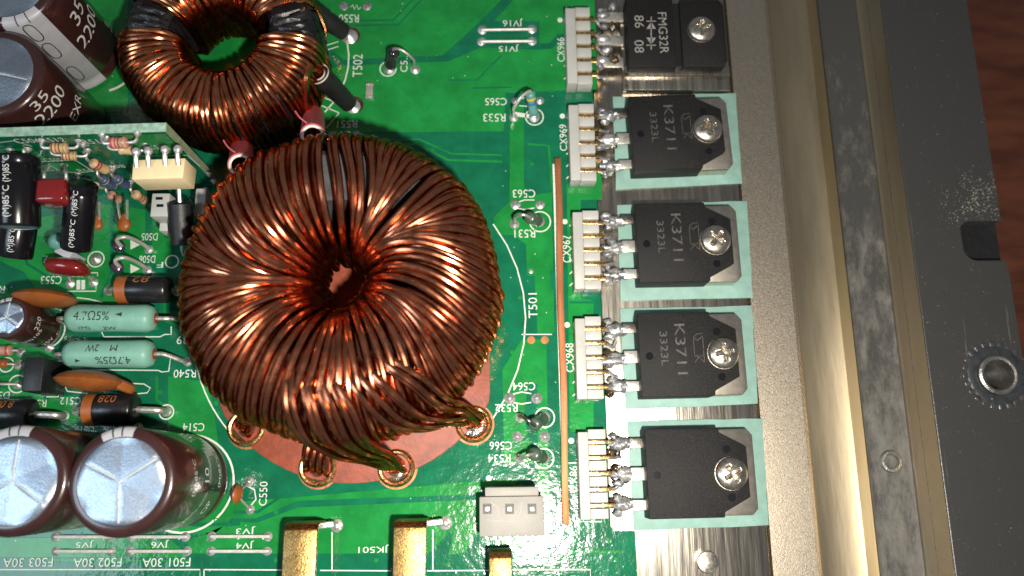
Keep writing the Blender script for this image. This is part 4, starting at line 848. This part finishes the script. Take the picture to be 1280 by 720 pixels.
# brass blades
for nm, x0, x1, ytop, zt in (('left of the printed JK501', 355, 397, 655, 9.0), ('right of the printed JK501', 492, 533, 652, 9.0), ('below the off white three pin connector', 611, 640, 690, 8.0)):
    a = P(x0, ytop, zt); b = P(x1, ytop, zt); t = thing('brass_terminal', 'gold coloured brass terminal tab '+nm, 'terminal', V(((a.x+b.x)/2, a.y, 0)), 'brass terminal tabs')
    wd = b.x-a.x; cx_ = (a.x+b.x)/2
    prof = [(a.y-.4, 0.1), (a.y+.15, 2), (a.y+.2, zt-2.2), (a.y-.1, zt-.9), (a.y-1.0, zt-.15), (a.y-2.2, zt), (a.y-9, zt+.2), (a.y-22, zt+.3)]
    vs = []; fs = []; th = .8
    for i, (y, z) in enumerate(prof):
        p0 = prof[max(i-1, 0)]; p1 = prof[min(i+1, len(prof)-1)]; ty, tz = p1[0]-p0[0], p1[1]-p0[1]; l = math.hypot(ty, tz); ny, nz = tz/l, -ty/l
        for x in (cx_-wd/2, cx_+wd/2): vs += [V((x, y, z)), V((x, y-ny*th, z-nz*th))]
    for i in range(len(prof)-1):
        o = i*4; fs += [(o, o+2, o+6, o+4), (o+1, o+5, o+7, o+3), (o, o+4, o+5, o+1), (o+2, o+3, o+7, o+6)]
    fs += [(0, 1, 3, 2), (len(prof)*4-4, len(prof)*4-2, len(prof)*4-1, len(prof)*4-3)]
    obj('blade', MB().add(vs, fs), 'brass_tab', t, bev=.14, ang=60)
    if x0 < 600:
        c = P(x1+10, ytop+1, 2.6); obj('solder_tab', MB().box(c, (3.2, 1.1, 2.2), rz=.1), 'solder', t, bev=.25); land(x1+24, ytop+2, 8, parent=t, name='solder_joint', hz=.6)
# fuse clips that just reach into the bottom of the frame
for (x0, x1, nm) in ((40, 118, 'fuse holder below the printed F502 at the bottom edge'), (140, 232, 'fuse holder below the printed F501 at the bottom edge')):
    c = P((x0+x1)/2, 728, 4); t = thing('fuse_holder', nm, 'fuse holder', V((c.x, c.y, 0)), 'fuse holders'); wd = (P(x1, 728, 4)-P(x0, 728, 4)).length
    obj('housing', MB().box((c.x, c.y-1.6, 2.2), (wd, 3.0, 4.2)), 'sleeve_black', t, bev=.4); obj('clip', MB().box((c.x, c.y-1.2, 4.6), (wd*.7, .7, 1.0)), 'tin', t, bev=.1)
# ================================================================== POWER TRANSISTORS
def screw(t, c, rot, R=2.85):
    # pan head with a cross recess
    n = 72; rs = [0.01, .07, .12, .16, .2, .25, .3, .36, .42, .48, .54, .6, .7, .8, .9, .97, 1.0, 1.0]; vs = []
    for i, r in enumerate(rs):
        for k in range(n):
            a = 2*PI*k/n; h = .35+1.25*math.sqrt(max(0, 1-(r*.97)**2))
            x, y = abs(math.cos(a-rot))*r, abs(math.sin(a-rot))*r; m_ = min(x, y); M_ = max(x, y)
            d = max(0, min(1, (.15-m_)/.05))*max(0, min(1, (.56-M_)/.12))      # inside an arm of the cross
            h -= d*(1.0-.5*M_)
            if i == len(rs)-1: h = 0
            vs.append(c+V((r*R*math.cos(a), r*R*math.sin(a), h)))
    fs = [(i*n+k, i*n+(k+1) % n, (i+1)*n+(k+1) % n, (i+1)*n+k)[::-1] for i in range(len(rs)-1) for k in range(n)]
    mb = MB().add(vs, fs); s_ = thing('pan_screw', t, 'screw', c, 'screws clamping the transistors')
    obj('head', mb, 'screw_steel', s_, ang=50)
    obj('washer', MB().lathe([(R*1.02, -.02), (R*1.04, .1), (R*.9, .16)], c, n=40), 'tin_dark', s_)
    return s_
HB = -.6                        # top of the seat plate
def sk_logo(t, c, u, v, k):
    for pts in ([(0, .0), (.0, 1.0), (.0, .0)], ):
        pass
    lines = [[(-2.3, .75), (-2.3, -.1), (-1.75, -.75), (-1.2, -.1), (-2.0, .75)], [(-1.75, -.75), (1.3, -.75)], [(-2.0, .75), (2.3, .75)], [(1.3, -.75), (1.3, .75)], [(1.3, .0), (2.3, -.75)], [(1.5, .0), (2.3, .7)]]
    mb = MB()
    for ln in lines:
        for a, b in zip(ln, ln[1:]):
            A = c+u*a[0]*k+v*a[1]*k; B = c+u*b[0]*k+v*b[1]*k; tt = (B-A).normalized(); s_ = UP.cross(tt)*.055; mb.add([A-s_, B-s_, B+s_, A+s_], [(0, 1, 2, 3)])
    obj('logo_print', mb, 'print_faint', t, smooth=False)
def mosfet(label, px_l, py_t, py_b, pad, screw_px, txt, rz, screw_lab, srot, pad_lab, dust=False):
    zt = HB+.45+4.9
    a = P(px_l, py_t, zt); b = P(px_l, py_b, zt); W = 15.6; L = 19.8
    c = V((a.x, (a.y+b.y)/2, 0)); R = Matrix.Rotation(rz, 3, 'Z'); u, v = R @ XA, R @ YA
    def w_(x, y, z): return V((c.x, c.y, 0))+u*x+v*y+UP*z
    t = thing('power_transistor', label, 'transistor', w_(L/2, 0, HB+.45), 'black power transistors in a column')
    zb = HB+.45
    tabp = [(2, -7.6), (19.0, -7.6), (20.0, -6.5), (20.0, 6.5), (19.0, 7.6), (2, 7.6)]
    obj('metal_tab', MB().prism([(w_(x, y, 0).x, w_(x, y, 0).y) for x, y in tabp], zb, zb+3.2), 'tab_metal', t, bev=.2)
    bp = [(0, -7.8), (13.4, -7.8), (13.5, -6.9), (18.2, -4.4), (18.2, 4.4), (13.5, 6.9), (13.4, 7.8), (0, 7.8)]
    o_ = obj('body', MB().prism([(w_(x, y, 0).x, w_(x, y, 0).y) for x, y in bp], zb+.02, zt), 'epoxy', t, bev=.18)
    for x, y in ((14.6, 4.0), (14.9, -4.4), (1.8, -.3)): obj('dimple', MB().lathe([(.72, .012), (.72, .02), (.1, .02)], w_(x, y, zt), n=20), 'sleeve_black', t)
    def mt(body, x, y, wd, ht): obj('marking', text_mb(body, w_(x, y, zt+.025), wd, ht, -v, u), 'print_faint', t, smooth=False)
    if txt: mt('K3711', 7.7, .9, 9.4, 1.9); mt('3323L', 4.6, 1.0, 6.4, 1.35); sk_logo(t, w_(11.0, 1.0, zt+.025), -v, u, 1.15)
    for k, y in enumerate((5.45, 0, -5.45)):
        wd = 2.3 if k == 1 else 1.8
        obj('lead', MB().box(w_(-1.15, y, zb+2.0), (2.5, wd, .65), ax=(u, v, UP)), 'tin' if k else 'tin_dark', t, bev=.1)
        obj('lead', MB().tube(smooth_path([w_(-2.1, y, zb+2.0), w_(-3.2, y, zb+1.8), w_(-4.2, y-.1, zb+1.5), w_(-6.3, y, zb+1.7)], 4), .5, 8), 'solder_dull', t)
        q = w_(-3.7+random.uniform(-.4, .4), y+random.uniform(-.25, .25), zb+1.5)
        obj('solder_blob', blob(q, 1.7, 1.25, .95), 'solder' if k == 1 else 'solder_dull', t, ang=80)
        obj('solder_blob', blob(q+V((random.uniform(1.2, 1.9), random.uniform(-.3, .3), .1)), 1.0, .95, .7), random.choice(('solder', 'solder_dull')), t, ang=80)
        for dy in (-1.35, 1.35): obj('solder_blob', blob(q+V((random.uniform(-1.9, -1.0), dy+random.uniform(-.3, .3), -.2)), random.uniform(.7, 1.2), .65, .7), random.choice(('solder', 'solder_dull', 'flux')), t, ang=80)
        for _ in range(3): obj('flux_residue', blob(q+V((random.uniform(-2.4, .9), random.uniform(-1.7, 1.7), random.uniform(-.8, -.2))), random.uniform(.5, 1.1), random.uniform(.4, .8), .5), random.choice(('flux', 'residue', 'tin_dark')), t, ang=80)
    # insulating pad under it
    c4 = [P(x, y, HB+.4) for x, y in pad]; pp = []
    for i in range(4):
        for k in range(7): pp.append(c4[i].lerp(c4[(i+1) % 4], k/7)+V((random.uniform(-.09, .09), random.uniform(-.09, .09), 0)))
    tag(obj('insulating_pad', MB().prism([(q.x, q.y) for q in pp], HB+.01, HB+.42), 'pad_teal', base=V((c.x+10, c.y, HB)), bev=.08), pad_lab, 'thermal pad', 'pale green pads under the transistors')
    screw(screw_lab, P(*screw_px, zt+.6)-UP*.58, srot)
    return t, w_
mosfet('topmost of the four black transistors on pale green pads, printed K3711', 787, 122, 211, [(766, 121), (920, 116), (928, 229), (770, 237)], (885, 160), True, .035, 'screw in the topmost pale green padded transistor', .3, 'topmost pale green insulating pad')
mosfet('second black transistor printed K3711, between CX967 and the metal edge', 794, 254, 353, [(771, 256), (934, 251), (941, 372), (776, 376)], (895, 299), True, .01, 'screw in the transistor opposite CX967', .9, 'pale green insulating pad opposite CX967')
mosfet('third black transistor printed K3711, opposite CX968', 797, 391, 497, [(775, 386), (940, 382), (948, 505), (782, 512)], (905, 441), True, .012, 'screw in the transistor opposite CX968', .15, 'pale green insulating pad opposite CX968')
mosfet('lowest black transistor with blank unprinted face, opposite CX861', 806, 538, 648, [(784, 526), (953, 523), (961, 657), (793, 663)], (915, 592), False, .008, 'screw in the lowest unprinted transistor', .55, 'lowest pale green insulating pad opposite CX861')
# the rectifier at the top, without a pad
zt = 4.6
r0, r1, r2, r3 = P(782, -4, zt), P(904, -4, zt), P(846, 84, zt), P(855, 84, zt)
rt = thing('power_rectifier', 'black dual rectifier printed FMG32R at the top of the column', 'rectifier', V((r0.x+8, r2.y+7, HB)), 'black power transistors in a column')
yb = r2.y; ytp = yb+15.8
obj('body', MB().prism([(r0.x, yb), (r2.x, yb), (r2.x, ytp), (r0.x, ytp)], HB+1.5, zt), 'epoxy', rt, bev=.3)
obj('tab_body', MB().prism([(r3.x, yb+.3), (r1.x-.9, yb+.3), (r1.x, yb+1.6), (r1.x, ytp-1.5), (r1.x-.9, ytp-.3), (r3.x, ytp-.3)], HB+1.5, zt-.35), 'epoxy', rt, bev=.25)
obj('bridge', MB().prism([(r2.x+.02, yb+.8), (r3.x-.02, yb+.8), (r3.x-.02, ytp-.8), (r2.x+.02, ytp-.8)], HB+1.5, zt-1.2), 'epoxy_smooth', rt)
for body, px, py, wd, ht in (('FMG32R', 829, 41, 9.2, 1.8), ('86', 799, 27, 2.8, 1.9), ('08', 799, 58, 2.8, 1.9)):
    c = P(px, py, zt+.03); obj('marking', text_mb(body, c, wd, ht, -YA, XA), 'print_grey', rt, smooth=False)
mb = MB(); z_ = zt+.03
mb.add([P(808, 36, z_), P(820, 36, z_), P(814, 27, z_)], [(0, 1, 2)]); mb.add([P(808, 47, z_), P(820, 47, z_), P(814, 56, z_)], [(0, 2, 1)])
for pts in ([(814, 21), (814, 62)], [(808, 26.5), (820, 26.5)], [(808, 56.5), (820, 56.5)]):
    st_ = strip([P(x, y, z_) for x, y in pts], .22); mb.add(st_.v, st_.f)
obj('diode_symbol', mb, 'print_grey', rt, smooth=False)
for k, y in enumerate((19, 49, 76)):
    q = P(764, y, 2.2); obj('lead', MB().box((q.x, q.y, 1.4), (5.2, 2.0, .7)), 'tin', rt, bev=.12)
    mb = MB().lathe([(.05, -1.5), (.8, -1.1), (1.1, 0), (.7, 1.1), (.05, 1.5)], q+V((-1.6, .3, -.6)), XA, n=12); obj('solder_blob', mb, 'solder' if k else 'solder_dull', rt, ang=80)
for (px, py) in ((768, 75), (752, 14), (756, 33), (758, 62), (750, 82), (766, 8), (766, 34)):
    obj('flux_residue', blob(P(px, py, 1.8), random.uniform(.8, 1.4), random.uniform(.6, 1.1), .7), random.choice(('flux', 'solder', 'solder_dull')), rt, ang=80)
screw('screw in the printed FMG32R rectifier', P(877, 36, zt+.2)-UP*.5, PI/2, 2.75)
sp = thing('spacer_bar', 'ribbed aluminium spacer bar below the printed FMG32R rectifier', 'spacer', V((r0.x+8, yb-2, HB)))
s0, s1, s2 = P(778, 84, 1), P(913, 112, 1), P(778, 99, 1)
obj('base_plate', MB().prism([(s0.x, s1.y), (s1.x, s1.y), (s1.x, ytp+.3), (s0.x, ytp+.3)], HB+.02, HB+1.46), 'alu_milled', sp, bev=.15)
obj('rib', MB().box(((s0.x+s1.x)/2, (s0.y+s2.y)/2-.1, HB+2.2), (s1.x-s0.x-.4, abs(s0.y-s2.y)-.5, 1.4)), 'alu_milled', sp, bev=.2)
for x in (783,): 
    for y in (93, 107): obj('pit', MB().lathe([(.4, .01), (.3, .02)], P(x, y, HB+1.5 if y > 100 else HB+2.92), n=12), 'flux', sp)
# ================================================================== WHITE SIDE CONNECTORS
def side_conn(name, xs, y0, y1, xe_):
    zt = 4.2; a = P(xs, y0, zt); b = P(xs, y1, zt); x1 = P(xs+10, y0, zt).x; x2 = P(xe_+3, (y0+y1)/2, zt-.6).x
    t = thing('side_connector', 'white six tooth side entry connector at the printed '+name, 'connector', V((x1, (a.y+b.y)/2, 0)), 'white connectors along the board edge')
    H = a.y-b.y; xl = (a.x+b.x)/2
    obj('spine', MB().prism([(xl, b.y), (x1+.15, b.y), (x1+.15, a.y), (xl, a.y)], .12, zt), 'nylon', t, bev=.15)
    n = 6; pt = H/5.6
    for k in range(n):
        yc = b.y+.15+pt*.30+pt*k*1.02
        obj('tooth', MB().prism([(x1+.2, yc-pt*.325), (x2, yc-pt*.325), (x2, yc+pt*.325), (x1+.2, yc+pt*.325)], .14, zt-.55), 'nylon', t, bev=.14)
    for k in range(n-1):
        yc = b.y+.15+pt*.30+pt*(k+.5)*1.02
        obj('pin', MB().box((x1+2.1, yc, zt-1.35), (x2-x1+1.2, pt*.26, .8)), 'brass', t, bev=.08)
        e = V((x2+.5, yc, zt-1.5)); obj('pin_tail', MB().tube(smooth_path([e, e+V((.9, random.uniform(-.3, .3), -.5)), e+V((1.9, random.uniform(-.7, .7), -1.6)), e+V((2.6, random.uniform(-.8, .8), -2.0))], 4), .30, 8), 'solder', t)
side_conn('CX966', 708, 10, 104, 736); side_conn('CX969', 712, 131, 225, 741); side_conn('CX967', 717, 265, 361, 747); side_conn('CX968', 720, 398, 499, 750); side_conn('CX861', 724, 540, 650, 756)
# stray blue wire end by CX968
A_ = P(752, 452, 3.2); B_ = P(777, 451, 3.2)
tag(obj('blue_wire_end', MB().tube(smooth_path([A_, A_.lerp(B_, .3)+UP*.3, A_.lerp(B_, .7)+UP*.3, B_], 5), [.2]+[.5]*14+[.2], 8), 'solder', base=A_), 'shiny bluish wire bridge beside CX968', 'wire')
bpy.context.view_layer.update()
